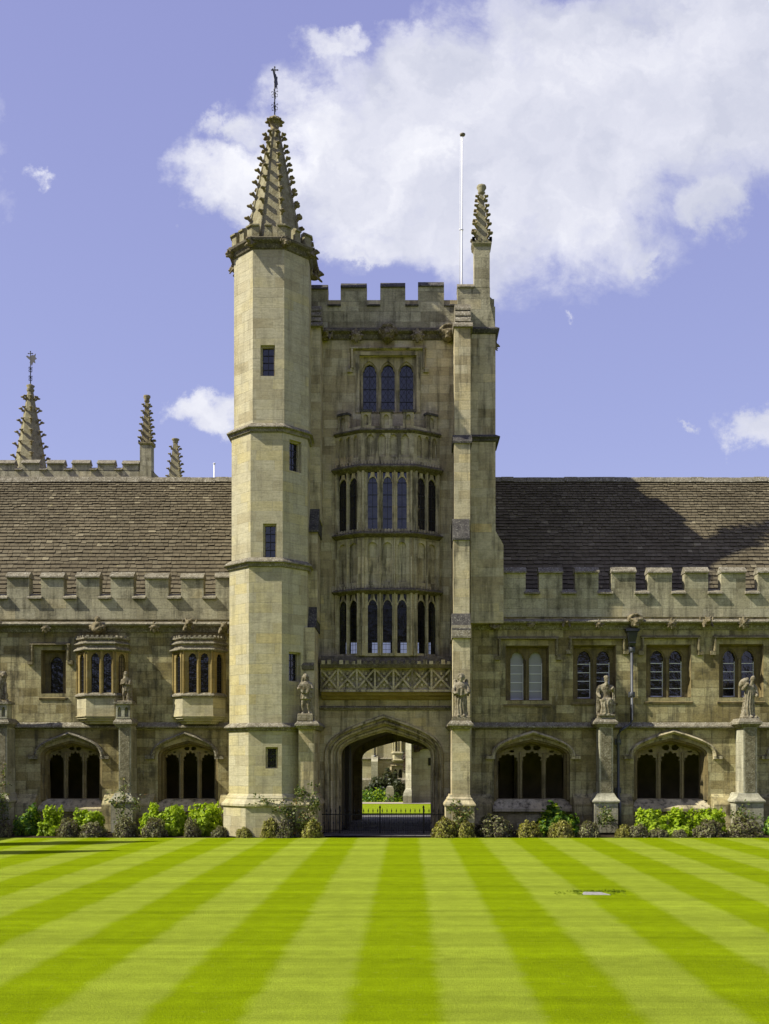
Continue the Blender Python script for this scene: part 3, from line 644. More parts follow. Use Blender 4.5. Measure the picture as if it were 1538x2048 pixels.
# -- buttresses: stacked shafts with weathered offsets
def buttress(stages, parent, mats=('tower', 'darkledge', 'ledge'), name='buttress', yb=TF):
    mb = MB()
    for kind, a, b, yt, ybot, Yf in stages:
        if kind == 'shaft': mb.box(X(a, Yf), X(b, Yf), Yf, yb - 0.004, Z(ybot, Yf), Z(yt, Yf))
        elif kind in ('slope', 'lslope'):            # Yf = (upper plane, lower plane)
            Yu, Yl = Yf; zl, zu = Z(ybot, Yl), Z(yt, Yu); xa, xb = X(a, Yl), X(b, Yl); mi = 1 if kind == 'slope' else 2
            mb.loft([[(x, yb - 0.006, zl), (x, Yl - 0.04, zl), (x, Yl - 0.04, zl + 0.06), (x, Yu, zu), (x, yb - 0.006, zu)] for x in (xa - 0.02, xb + 0.02)], True, True, mi)
        elif kind == 'steps':
            Yu, Yl = Yf; n = 4
            for i in range(n):
                t0, t1 = i / n, (i + 1) / n; zl = Z(ybot, Yl) + (Z(yt, Yu) - Z(ybot, Yl)) * t0; zu = Z(ybot, Yl) + (Z(yt, Yu) - Z(ybot, Yl)) * t1
                yl = Yl + (Yu - Yl) * t0; yu = Yl + (Yu - Yl) * t1
                xa, xb = X(a, Yl), X(b, Yl); e = 0.06 if i == 0 else 0.0
                mb.loft([[(x, yb - 0.006, zl), (x, yl - 0.05 - e, zl), (x, yl - 0.03 - e, zl + (zu - zl) * 0.3), (x, yu, zu), (x, yb - 0.006, zu)] for x in (xa - e, xb + e)], True, True, 2)
        elif kind == 'cap':
            xa, xb = X(a, Yf), X(b, Yf); zl, zu = Z(ybot, Yf), Z(yt, Yf); w = (xb - xa) * 0.14
            mb.loft([[(xa + e, Yf + e, z), (xb - e, Yf + e, z), (xb - e, yb - 0.006, z), (xa + e, yb - 0.006, z)] for e, z in ((w, zl - 0.09), (w * 0.4, zl), (0, zl + 0.03), (0, zl + (zu - zl) * 0.4), (w * 0.8, zu))], True, True, 2)
        elif kind == 'plinth':
            xa, xb = X(a, Yf), X(b, Yf); zl, zu = Z(ybot, Yf), Z(yt, Yf); h = zu - zl; w = (xb - xa)
            mb.loft([[(xa + e, Yf + e, z), (xb - e, Yf + e, z), (xb - e, yb - 0.006, z), (xa + e, yb - 0.006, z)] for e, z in ((0.05, 0), (0.05, zl - 0.03), (0, zl), (0, zl + 0.05), (w * 0.08, zl + h * 0.45), (w * 0.10, zl + h * 0.5), (w * 0.10, zl + h * 0.62), (w * 0.16, zl + h * 0.8), (w * 0.17, zu))], True, True, 2 if False else 0)
    return mb.build(name, mats, parent)
B_R = [('steps', 910, 942, 609, 655, (37.3, 36.95)), ('shaft', 909, 941, 655, 878, 36.95), ('slope', 907, 943, 870, 886, (36.95, 36.8)), ('shaft', 908.5, 940.5, 886, 1060, 36.82),
       ('slope', 907, 938.5, 1038, 1080, (36.82, 36.5)), ('shaft', 907, 939, 1079, 1250, 36.52), ('slope', 905, 940, 1227, 1262, (36.5, 36.3)), ('lslope', 905, 941, 1250, 1276, (36.3, 36.25)), ('shaft', 906, 940, 1270, 1450, 36.3),
       ('cap', 896, 947, 1441, 1453, 35.5), ('shaft', 904, 940, 1452, 1600, 35.7), ('plinth', 889, 952, 1590, 1612, 35.5)]
B_L = [('steps', 617, 642, 612, 654, (37.3, 37.0)), ('shaft', 606, 641, 654, 1040, 37.05), ('slope', 606, 636, 1018, 1064, (37.05, 36.6)), ('shaft', 606, 635, 1062, 1240, 36.65), ('slope', 598, 631, 1214, 1256, (36.65, 36.3)),
       ('shaft', 601, 629, 1255, 1450, 36.0), ('cap', 589, 638, 1441, 1453, 35.3), ('shaft', 597, 627, 1452, 1600, 35.5), ('plinth', 588, 638, 1590, 1612, 35.32)]
buttress(B_R, T); buttress(B_L, T)
mb = MB(); mb.sweep([(X(601, 36.0), 35.999), (X(628, 36.0), 35.999)], [(0, Z(1341, 36.0)), (0.05, Z(1339, 36.0)), (0.07, Z(1331, 36.0)), (0, Z(1325, 36.0))]); mb.build('canopy', 'soot', T)
# ------------------------------------------------------------------ stair turret
TCY = TURF + 1.252
LV = [(-4.577, 1.252, Z(857, TURF), Z(497, TURF)), (-4.635, 1.275, Z(1126, TURF), Z(857, TURF)), (-4.676, 1.305, Z(1455, TURF), Z(1126, TURF)), (-4.68, 1.32, 1.2, Z(1455, TURF))]
def face(cx, ap, k): th = R(-90 + 45 * k); return Frame((cx + ap * math.cos(th), TCY + ap * math.sin(th)), (-math.sin(th), math.cos(th)))
wins = {(0, 0): [(521, 550, 752, 690)], (1, 1): [(574, 599, 943, 881)], (1, 0): [(526, 553, 1116, 1047)], (2, 1): [(574, 599, 1363, 1304)], (3, 0): [(531, 556, 1537, 1494)]}
mb = MB(); tw = []
for i, (cx, ap, z0, z1) in enumerate(LV):
    s = 2 * ap * math.tan(R(22.5))
    for k in range(8):
        fr = face(cx, ap, k); holes = []
        for (a, b, yb_, yt_) in wins.get((i, k), []):
            if k == 0: Yk = TCY - ap; u0, u1 = X(a, Yk) - cx, X(b, Yk) - cx
            else:
                Yk = TCY - ap * 0.72; u0, u1 = -0.245, 0.265
            v0, v1 = Z(yb_, Yk), Z(yt_, Yk); holes.append(rect(u0, u1, v0, v1)); tw.append((fr, u0, u1, v0, v1, i == 3))
        mb.plate(fr, rect(-s / 2, s / 2, z0, z1), holes, 0, 0.3)
tur = mb.build('turret', 'turret', T)
for fr, u0, u1, v0, v1, dia in tw:
    m2 = MB(); m2.plate(fr, rect(u0 - 0.001, u1 + 0.001, v0 - 0.001, v1 + 0.001), [rect(u0 + 0.05, u1 - 0.05, v0 + 0.03, v1 - 0.05)], 0.13, 0.26)
    o = m2.build('turret_window', 'turret', T)
    q = MB(); q.fbox(fr, u0 + 0.05, u1 - 0.05, v0 + 0.03, v1 - 0.05, 0.22, 0.235); q.build('pane', 'glass', o)
    lm = MB(); lead(lm, fr, u0 + 0.05, u1 - 0.05, v0 + 0.03, v1 - 0.05, 0.216, 3 if dia else 2, 4 if not dia else 1, 0.022, dia); lm.build('leading', 'lead', o)
for (cx, ap, _, z1), o_, h in ((LV[1], 0.16, 0.3), (LV[2], 0.17, 0.3), (LV[3], 0.15, 0.26)):
    mb = MB(); mb.sweep(ngon(cx, TCY, ap - 0.02), [(0, z1 - h * 0.5), (o_ * 0.5, z1 - h * 0.4), (o_ * 0.6, z1 - h * 0.1), (o_ + 0.02, z1), (o_ + 0.02, z1 + h * 0.12), (0, z1 + h * 0.6)], True)
    mb.build('string_course', 'ledge', T)
cx, ap = LV[3][0], LV[3][1]
mb = MB(); mb.sweep(ngon(cx, TCY, ap - 0.05), [(0, 0), (0.22, 0), (0.22, 0.98), (0.285, 1.02), (0.285, 1.09), (0.17, 1.22), (0.15, 1.24), (0.15, 1.29), (0.07, 1.40), (0.045, 1.42), (0, 1.47)], True); mb.build('turret_plinth', 'turret', T)
cx, ap, _, zc = LV[0]
mb = MB(); pg = ngon(cx, TCY, ap - 0.02)
mb.sweep(pg, [(0, zc - 0.05), (0.07, zc), (0.12, zc + 0.12), (0.23, zc + 0.2), (0.25, zc + 0.27), (0.14, zc + 0.34), (0, zc + 0.34)], True, 0)
zt, zn = Z(447, TURF), Z(475, TURF)
mb.sweep(ngon(cx, TCY, ap - 0.2), [(0, zc + 0.3), (0.27, zc + 0.3), (0.27, zn - 0.06), (0.33, zn - 0.06), (0.33, zn - 0.02), (0.2, zn + 0.04), (0, zn + 0.04)], True, 1)
tp = mb.build('turret_parapet', ('soot', 'spire'), T)
def capprof(z): return [(-0.16, zn - 0.05), (0.07, zn - 0.05), (0.07, z - 0.12), (0.13, z - 0.12), (0.13, z - 0.07), (0.0, z), (-0.14, z - 0.03)]
oc = ngon(cx, TCY, ap); n8 = len(oc)
for k in range(8):
    a, b, c = Vector(oc[k - 1]), Vector(oc[k]), Vector(oc[(k + 1) % 8])
    m2 = MB(); m2.sweep([b + (a - b) * 0.21, b, b + (c - b) * 0.21], capprof(zt)); m2.build('merlon', 'spire', tp)
    m2 = MB(); m2.sweep([b + (c - b) * 0.39, b + (c - b) * 0.61], capprof(zt)); m2.build('merlon', 'spire', tp)
    rr = 1.07; d = (b - Vector((cx, TCY))).normalized()
    kind = ('beast', 'mask')[k % 2]
    if d.y < 0.5: inst('grotesque', GR[kind], tp, (b.x + d.x * 0.10, b.y + d.y * 0.10, zc + 0.14), math.atan2(d.y, d.x) + math.pi / 2, 0.74)
inst('grotesque', GR['beast'], tp, (oc[3][0] + 0.12, oc[3][1] - 0.2, zc - 0.2), R(70), 0.85)
# spire
sx, sy = cx + 0.05, TCY; zsb, zsa = zt - 0.35, Z(264, TCY)
r8 = lambda r: [(sx + r * math.cos(R(22.5 + 45 * k)), sy + r * math.sin(R(22.5 + 45 * k))) for k in range(8)]
mb = MB(); mb.loft([[(x, y, z) for x, y in r8(r)] for r, z in ((1.02, zsb), (0.90, zsb + 0.5), (0.16, zsa))])
for k in range(8):
    a = R(22.5 + 45 * k); mb.tube([(sx + r * math.cos(a), sy + r * math.sin(a), z) for r, z in ((1.01, zsb), (0.90, zsb + 0.5), (0.16, zsa))], [0.06, 0.055, 0.03], 5)
sp = mb.build('spire', 'spire', T)
mb = MB(); zf = Z(232, TCY); h = zf - zsa
mb.lathe(sx, sy, [(0.15, zsa - 0.1), (0.22, zsa + 0.0), (0.13, zsa + 0.08), (0.17, zsa + h * 0.45), (0.24, zsa + h * 0.62), (0.22, zsa + h * 0.8), (0.12, zsa + h * 0.9), (0.03, zf + 0.02)], 8); mb.build('finial', 'crocket', sp)
for k in range(8): inst('crocket', CK, sp, (sx + 0.14 * math.cos(R(45 * k)), sy + 0.14 * math.sin(R(45 * k)), zsa + h * 0.5), R(45 * k), 0.9)
crockets(sp, sx, sy, zsb + 0.75, zsa + 0.05, 0.85, 0.18, 8, 8, 1.12, 0.95, R(22.5))
# ------------------------------------------------------------------ great window over the oriel
def win_hood(parent, fr, u0, u1, zt, zb, w=0.12, p=0.12, stop=True, matn='carved'):
    mb = MB()
    mb.loft([[fr(u, z, d) for d, z in ((0.001, zt - w), (-p, zt - w * 0.8), (-p, zt - w * 0.5), (0.001, zt))] for u in (u0, u1)])
    for u, s in ((u0, 1), (u1, -1)):
        mb.loft([[fr(u + s * q, z, d) for q, d in ((w, 0.001), (w * 0.8, -p + 0.003), (w * 0.4, -p + 0.003), (0.002, 0.001))] for z in (zb, zt - w * 0.85)])
        if stop:
            mb.fbox(fr, u - 0.09 + s * 0.0, u + 0.09, zb - 0.15, zb + 0.0, -0.13, 0.001)
    return mb.build('hood_mould', matn, parent)
win_hood(T, FT, X(700, TF), X(852, TF), Z(694, TF), Z(738, TF), 0.13, 0.16)
u0, u1, v0, v1 = X(719, TF), X(833, TF), Z(826, TF), Z(711, TF)
mb = MB()
for off, d in ((0.12, -0.05),): mb.plate(FT, rect(u0 - 0.14, u1 + 0.14, v0, v1 + 0.12), [rect(u0 - 0.0, u1 + 0.0, v0 + 0.001, v1)], -0.05, 0.03)
hl = [light(X(a, TF + 0.3), X(b, TF + 0.3), Z(830, TF + 0.3) + 0.1, Z(751, TF + 0.3), Z(730, TF + 0.3)) for a, b in ((726, 753), (762.5, 789.5), (799, 826.5))]
mb.plate(FT, rect(u0 - 0.002, u1 + 0.002, v0 - 0.001, v1 + 0.001), hl, 0.22, 0.36)
mb.plate(FT, rect(u0 - 0.001, u1 + 0.001, v0, v1), [light(X(a, TF + .2) - 0.035, X(b, TF + .2) + 0.035, v0 + 0.05, Z(751, TF + .2), Z(723, TF + .2), False) for a, b in ((724, 754), (761, 790.5), (797.5, 828))], 0.15, 0.22)
gw = mb.build('window', 'carved', T)
for a, b in ((726, 753), (762.5, 789.5), (799, 826.5)): glazed(gw, FT, X(a, TF + .3) - 0.02, X(b, TF + .3) + 0.02, v0 + 0.03, Z(728, TF + .3), 0.32, 3, 4, True)
# ------------------------------------------------------------------ oriel bay
OY = 37.4
OP = [(X(671, TF), TF - 0.004), (X(721.5, OY), OY), (X(827.5, OY), OY), (X(879, TF), TF - 0.004)]
OF = [(Frame(a, (b[0] - a[0], b[1] - a[1])), (Vector(b) - Vector(a)).length) for a, b in zip(OP, OP[1:])]
def zo(py, i): return Z(py, OY)
mb = MB(); panes = []
lat = [(0.13, 0.47), (0.54, 0.88)]
fl = [((X(a, OY) - OP[1][0]) / OF[1][1], (X(b, OY) - OP[1][0]) / OF[1][1]) for a, b in ((735.5, 755), (765.5, 784.5), (794.5, 813.5))]
for i, (fr, L) in enumerate(OF):
    ls = fl if i == 1 else (lat if i == 0 else [(1 - b, 1 - a) for a, b in lat[::-1]])
    H = []
    for a, b in ls:
        a *= L; b *= L; m = (a + b) / 2; w = b - a
        for (yb_, ysp, yap, ytr) in ((1306, 1216, 1199, 1187), (1058, 970, 953, 941)):
            H.append(light(a, b, zo(yb_, i), zo(ysp, i), zo(yap, i)))
            for s in (-1, 1):
                c = m + s * w * 0.34; z0_, z1_ = zo(yap, i) - 0.01, zo(ytr, i)
                H.append([(c - s * w * 0.12, z0_ + 0.05), (c + s * w * 0.14, z0_ - 0.12), (c + s * w * 0.14, z1_), (c - s * w * 0.2, z1_)][::s])
        panes += [(fr, a, b, zo(1309, i), zo(1187, i), True), (fr, a, b, zo(1061, i), zo(941, i), False)]
        H.append(light(a + w * 0.05, b - w * 0.05, zo(1164, i), zo(1092, i), zo(1084, i)))
    na = 4 if i == 1 else 3; e = 0.10 if i == 1 else 0.06
    for q in range(na):
        a = L * (0.02 + e / L + (0.98 - 2 * e / L) * (q + 0.15) / na); b = L * (0.02 + e / L + (0.98 - 2 * e / L) * (q + 0.85) / na)
        H.append(light(a, b, zo(913, i), zo(880, i), zo(868, i)))
    mb.plate(fr, rect(0, L, zo(1312, i), zo(857, i)), H, 0.0, 0.12)
    # solid backs behind the blind panels
    mb.fbox(fr, 0.02, L - 0.02, zo(1178, i), zo(1074, i), 0.09, 0.2); mb.fbox(fr, 0.02, L - 0.02, zo(934, i), zo(859, i), 0.09, 0.2)
    # mullion shafts
    for a, b in zip([(-.2, 0.0)] + ls, ls + [(1.0, 1.2)]):
        c = (a[1] + b[0]) / 2 * L if 0 < a[1] and b[0] < 1 else (0.05 if a[1] <= 0 else L - 0.05)
        w = 0.036 if 0.06 < c < L - 0.06 else 0.07
        c = min(max(c, w + 0.01), L - w - 0.01)
        for (yb_, yt_) in ((1311, 1186), (1176, 1076), (1061, 942)):
            mb.loft([[fr(c + q, z, d) for q, d in ((-w, 0.001), (-w * 0.4, -0.085), (w * 0.4, -0.085), (w, 0.001))] for z in (zo(yb_, i), zo(yt_, i))])
ori = mb.build('oriel_window', 'carved', T)
for fr, a, b, z0, z1, low in panes:
    q = MB(); q.fbox(fr, a - 0.02, b + 0.02, z0, z1, 0.06, 0.07); q.build('pane', 'clear' if low else 'glass', ori)
    q = MB(); lead(q, fr, a, b, z0, z1, 0.058, 3 if low else 2, 12 if low else 5, 0.009 if low else 0.018); q.build('leading', 'lead', ori)
mb = MB(); OPx = [(X(657, TF), TF - 0.004)] + OP + [(X(897, TF), TF - 0.004)]
OPx = [(OP[0][0] - 0.0, OP[0][1])] + OP[1:3] + [OP[3]]
def ostring(z, h, o, dent=True):
    mb = MB(); mb.sweep(OPx, [(0, z), (o * 0.5, z + h * 0.2), (o, z + h * 0.42), (o, z + h * 0.55), (0, z + h)])
    if dent:
        for i, (fr, L) in enumerate(OF):
            k = int(L / 0.115)
            for j in range(k): c = L * (j + 0.5) / k; mb.fbox(fr, c - 0.032, c + 0.032, z + h * 0.9, z + h + 0.08, -0.05, 0.001, 1)
    mb.build('string_course', ('soot', 'carved'), ori)
ostring(zo(1188, 1), 0.22, 0.24); ostring(zo(1075, 1), 0.22, 0.24); ostring(zo(944, 1), 0.30, 0.26); ostring(zo(866, 1), 0.16, 0.13, False)
zb1 = zo(858, 1)
mb = MB(); mb.sweep(OPx, [(-0.1, zb1 - 0.05), (0.02, zb1 - 0.05), (0.02, zb1 + 0.1), (-0.1, zb1 + 0.1)]); op = mb.build('oriel_parapet', 'carved', T)
for fi, segs in ((0, ((0.12, 0.50),)), (1, ((0.00, 0.20), (0.36, 0.60), (0.80, 1.0))), (2, ((0.50, 0.88),))):
    fr, L = OF[fi]
    for a, b in segs:
        mb = MB(); z0, z1 = zb1 + 0.03, zo(823, 1)
        w = L * (b - a)
        mb.plate(fr, rect(L * a, L * b, z0, z1), [light(L * a + w * 0.28, L * b - w * 0.28, z0 + 0.1, z1 - 0.22, z1 - 0.1)], -0.03, 0.14)
        mb.fbox(fr, L * a + 0.03, L * b - 0.03, z0 + 0.02, z1 - 0.02, 0.04, 0.1); mb.fbox(fr, L * a - 0.03, L * b + 0.03, z1 - 0.03, z1 + 0.05, -0.07, 0.18, 1)
        mb.build('merlon', ('carved', 'darkledge'), op)
OPi = [(OP[0][0] + 0.3, TF - 0.01), (OP[1][0] + 0.12, OY + 0.18), (OP[2][0] - 0.12, OY + 0.18), (OP[3][0] - 0.3, TF - 0.01)]
for za_, zb_ in ((zb1 - 0.3, zb1 - 0.1), (zo(1315, 1) - 0.2, zo(1312, 1) + 0.02)): mb = MB(); mb.loft([[(x, y, z) for x, y in OPi] for z in (za_, zb_)]); mb.build('oriel_slab', 'carved', T)
# sill with cresting, frieze of saltire panels, mouldings
mb = MB(); fx0, fx1 = X(641, OY), X(904, OY); zc_ = Z(1329, OY)
mb.sweep([(fx0, OY - 0.02), (fx1, OY - 0.02)], [(-0.58, zc_ - 0.12), (0.04, zc_ - 0.12), (0.10, zc_ - 0.02), (0.10, zc_ + 0.03), (0.0, zc_ + 0.16), (-0.1, zc_ + 0.30), (-0.58, zc_ + 0.30)], mi=0)
k = 22
for j in range(k): c = fx0 + (fx1 - fx0) * (j + 0.5) / k; mb.box(c - 0.065, c + 0.065, OY - 0.14, OY, zc_ + 0.0, zc_ + 0.13 + 0.03 * math.sin(j * 2.3), 1 if (j < 7 or j > 15) and j not in (2, 19) else 0)
mb.build('cornice', ('soot', 'carved'), T)
FQ = front(OY + 0.06); za_, zb_ = Z(1379, OY + .06), Z(1337, OY + .06); mb = MB()
xs = [X(q, OY + .06) for q in (641, 676, 713.5, 750, 787, 824.5, 863, 902)]
mb.plate(FQ, rect(xs[0], xs[-1], za_ - 0.08, zb_ + 0.08), [rect(a + 0.035, b - 0.035, za_, zb_) for a, b in zip(xs, xs[1:])], 0, 0.14)
mb.box(xs[0], xs[-1], OY + 0.20, TF - 0.004, za_ - 0.08, zb_ + 0.08)
for a, b in zip(xs, xs[1:]):
    c, zc2 = (a + b) / 2, (za_ + zb_) / 2
    for (p, q), (r, s) in (((a, za_), (b, zb_)), ((a, zb_), (b, za_))):
        d = Vector((r - p, s - q)).normalized(); nx, nz = -d.y * 0.032, d.x * 0.032
        mb.loft([[FQ(p - nx, q - nz, dd), FQ(p + nx, q + nz, dd), FQ(r + nx, s + nz, dd), FQ(r - nx, s - nz, dd)] for dd in ((0.02, 0.141) if s > q else (0.023, 0.142))])
    for k2 in range(4):
        an = k2 * math.pi / 2; mb.lathe(c + 0.19 * math.cos(an), OY + 0.185, [(0.0, 0)], 3) if False else mb.fbox(FQ, c + 0.19 * math.cos(an) - 0.04, c + 0.19 * math.cos(an) + 0.04, zc2 + 0.2 * math.sin(an) - 0.05, zc2 + 0.2 * math.sin(an) + 0.05, 0.07, 0.143)
mb.build('saltire_frieze', 'carved', T)
mb = MB(); z = Z(1398, OY)
mb.sweep([(fx0, TF - 0.004), (fx1, TF - 0.004)], [(0, z), (0.12, z + 0.03), (0.2, z + 0.1), (0.34, z + 0.14), (0.40, z + 0.22), (0.56, z + 0.25), (0.56, za_ - 0.083), (0, za_ - 0.083)]); mb.build('corbel_moulding', 'ochre', T)
# ================================================================== CLOISTER RANGES
FW = front(WF)
def Xw(p): return X(p, WF)
def Zw(p): return Z(p, WF)
def slate_roof(parent, x0, x1, y0, z0, slope, ridge_y, ridge_band):
    L = math.hypot(ridge_y - y0, (ridge_y - y0) * slope); ca = 1 / math.hypot(1, slope); sa = slope * ca
    rows = []; s = -0.1; st = 0.215
    while s < L - 0.1: rows.append((s, st)); s += st; st = 0.215 - 0.095 * max(0, s) / L
    vs = []; fs = []; ed = []
    rnd = random.Random(int(x1 * 100) % 977)
    for s, st in rows:
        x = x0 - rnd.random() * 0.3
        while x < x1:
            w = st * rnd.uniform(0.9, 1.9); xa, xb = max(x, x0), min(x + w, x1); x += w
            if xb - xa < 0.02: continue
            g = 0.006; j = rnd.gauss(0, 0.008); lift = 0.046 + rnd.gauss(0, 0.006)
            if rnd.random() < 0.02: j += rnd.choice((-0.05, -0.03, 0.03))
            a0, a1 = s + j, s + st * 1.25
            def P(xx, a, h): return (xx, y0 + a * ca - h * sa, z0 + a * sa + h * ca)
            t = rnd.gauss(0, 0.004); o = len(vs)
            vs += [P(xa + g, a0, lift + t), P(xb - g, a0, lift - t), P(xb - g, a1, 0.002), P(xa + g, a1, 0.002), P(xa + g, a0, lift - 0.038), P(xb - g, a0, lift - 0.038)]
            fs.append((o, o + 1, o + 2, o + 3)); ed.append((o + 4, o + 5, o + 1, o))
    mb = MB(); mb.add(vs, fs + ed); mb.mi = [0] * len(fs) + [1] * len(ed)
    ry, rz = ridge_y, z0 + (ridge_y - y0) * slope
    mb.loft([[(x, y0, z0 - 0.02), (x, ry, rz - 0.01), (x, 2 * ry - y0, z0 - 0.02)] for x in (x0, x1)], True, True)
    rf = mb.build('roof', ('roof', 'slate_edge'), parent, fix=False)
    mb = MB(); x = x0
    while x < x1:
        xb = min(x + 0.5, x1); dz = rnd.gauss(0, 0.008)
        mb.loft([[(q, ry - 0.17, rz - 0.14 + dz), (q, ry - 0.05, rz + 0.07 + dz), (q, ry + 0.05, rz + 0.07 + dz), (q, ry + 0.17, rz - 0.14 + dz)] for q in (x + 0.005, xb - 0.005)])
        x += 0.5
    mb.build('ridge', 'ledge', rf)
def cloister_opening(parent, ox0, ox1, lights, hood, zap, zspr=1512, zsill=1599):
    """px: frame edges at the wall face, lights, hood (left foot, right foot, apex y)"""
    x0, x1 = Xw(ox0), Xw(ox1); za, zs, z0 = Zw(zap), Zw(zspr), Zw(zsill)
    mb = MB(); rings = []
    for off, d in ((0, -0.001), (0.03, 0.05), (0.09, 0.07), (0.12, 0.22), (0.17, 0.26), (0.19, 0.46)):
        rings.append([FW(a, b, d) for a, b in arch4(x0 + off, x1 - off, zs, za - off * 0.9, z0 - 0.02, 9)])
    mb.loft(rings, False, False)
    i0, i1 = x0 + 0.19, x1 - 0.19; Yt = WF + 0.44
    def inner(x):                                           # arch height at x
        pts = arch4(i0, i1, zs, za - 0.17, None, 14)
        for (a, b), (c, e) in zip(pts, pts[1:]):
            if a <= x <= c and c > a: return b + (e - b) * (x - a) / (c - a)
        return zs
    H = []
    zl = zs - 0.16
    for j, (a, b) in enumerate(lights):
        a, b = X(a - 1.6, Yt), X(b + 1.6, Yt); m = (a + b) / 2; w = b - a
        zt = zs + (0.17 if j == 1 else 0.08)
        q = [(a, z0 + 0.02), (a, zl)]; n = 5                     # foiled head
        for k in range(n):
            for t in range(4):
                an = math.pi - (k + t / 3.0) * math.pi / n; rr = 1.0 if t in (1, 2) else 0.80
                q.append((m + w / 2 * rr * math.cos(an), zl + (zt - zl) * rr * math.sin(an)))
        H.append(q + [(b, zl), (b, z0 + 0.02)])
        if j == 1:
            for s in (-1, 1):
                c = m + s * w * 0.25; ze = (zs + 0.20 + inner(m) - 0.04) / 2; re = (inner(m) - 0.04 - zs - 0.20) / 2
                H.append([(c + w * 0.20 * math.cos(t), ze + re * (1.0 - 0.25 * s * math.cos(t)) * math.sin(t)) for t in [k * math.pi / 5 for k in range(10)]])
        else:
            s = 1 if j == 0 else -1
            for dx, hh in ((0.20, 0.9), (-0.16, 0.5)):
                c = m + s * w * dx; top = inner(c - s * w * 0.12) - 0.05
                if top > zs + 0.17: ze = (zs + 0.115 + top) / 2; re = (top - zs - 0.115) / 2 * hh; H.append([(c + w * 0.13 * math.cos(t), ze + re * math.sin(t)) for t in [k * math.pi / 4 for k in range(8)]])
    outer = [(a, b) for a, b in arch4(i0 - 0.005, i1 + 0.005, zs, za - 0.165, z0 - 0.01, 9)]
    mb2 = MB(); mb2.plate(FW, outer, H, 0.44, 0.53)
    for (a, b), (c, d) in zip(lights, lights[1:]):
        m = X((b + c) / 2, Yt); mb2.loft([[FW(m + q, z, dd) for q, dd in ((-0.038, 0.441), (-0.016, 0.37), (0.016, 0.37), (0.038, 0.441))] for z in (z0, zs + 0.12)])
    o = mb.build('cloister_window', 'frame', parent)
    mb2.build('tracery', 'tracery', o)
    # sloping sill
    mb = MB(); mb.loft([[(x, WF + 0.6, z0 + 0.02), (x, WF + 0.25, z0 + 0.0), (x, WF - 0.17, z0 - 0.32), (x, WF - 0.17, z0 - 0.42), (x, WF + 0.6, z0 - 0.42)] for x in (x0 - 0.05, x1 + 0.05)]); mb.build('sill', 'carved', o)
    hl, hr, hy = hood; mb = MB(); zf = Zw(1513)
    rr = [[FW(p, q, d) for p, q in arch4(Xw(hl) + 0.30 + off, Xw(hr) - 0.30 - off, zf, Zw(hy) - 0.02 - off * 0.9, None, 10)] for off, d in ((0.0, 0.0), (0.02, -0.09), (0.09, -0.14), (0.16, -0.09), (0.20, 0.0))]
    rr = [[FW(p, q, d) for p, q in arch4(Xw(hl) + 0.22 + off, Xw(hr) - 0.22 - off, zf, Zw(hy) - off * 0.95, None, 10)] for off, d in ((-0.06, 0.001), (-0.045, -0.10), (0.02, -0.15), (0.08, -0.09), (0.11, 0.001))]
    mb.loft(rr, False, False)
    for u, s in ((Xw(hl) + 0.22, -1), (Xw(hr) - 0.22, 1)):
        a, b = sorted((u - s * 0.10, u + s * 0.22)); mb.fbox(FW, a, b, zf - 0.09, zf + 0.02, -0.12, 0.001)
    mb.build('hood_mould', 'ledge' if ox0 < 900 else 'carved', o)
    return arch4(x0, x1, zs, za, z0 - 0.3, 9)
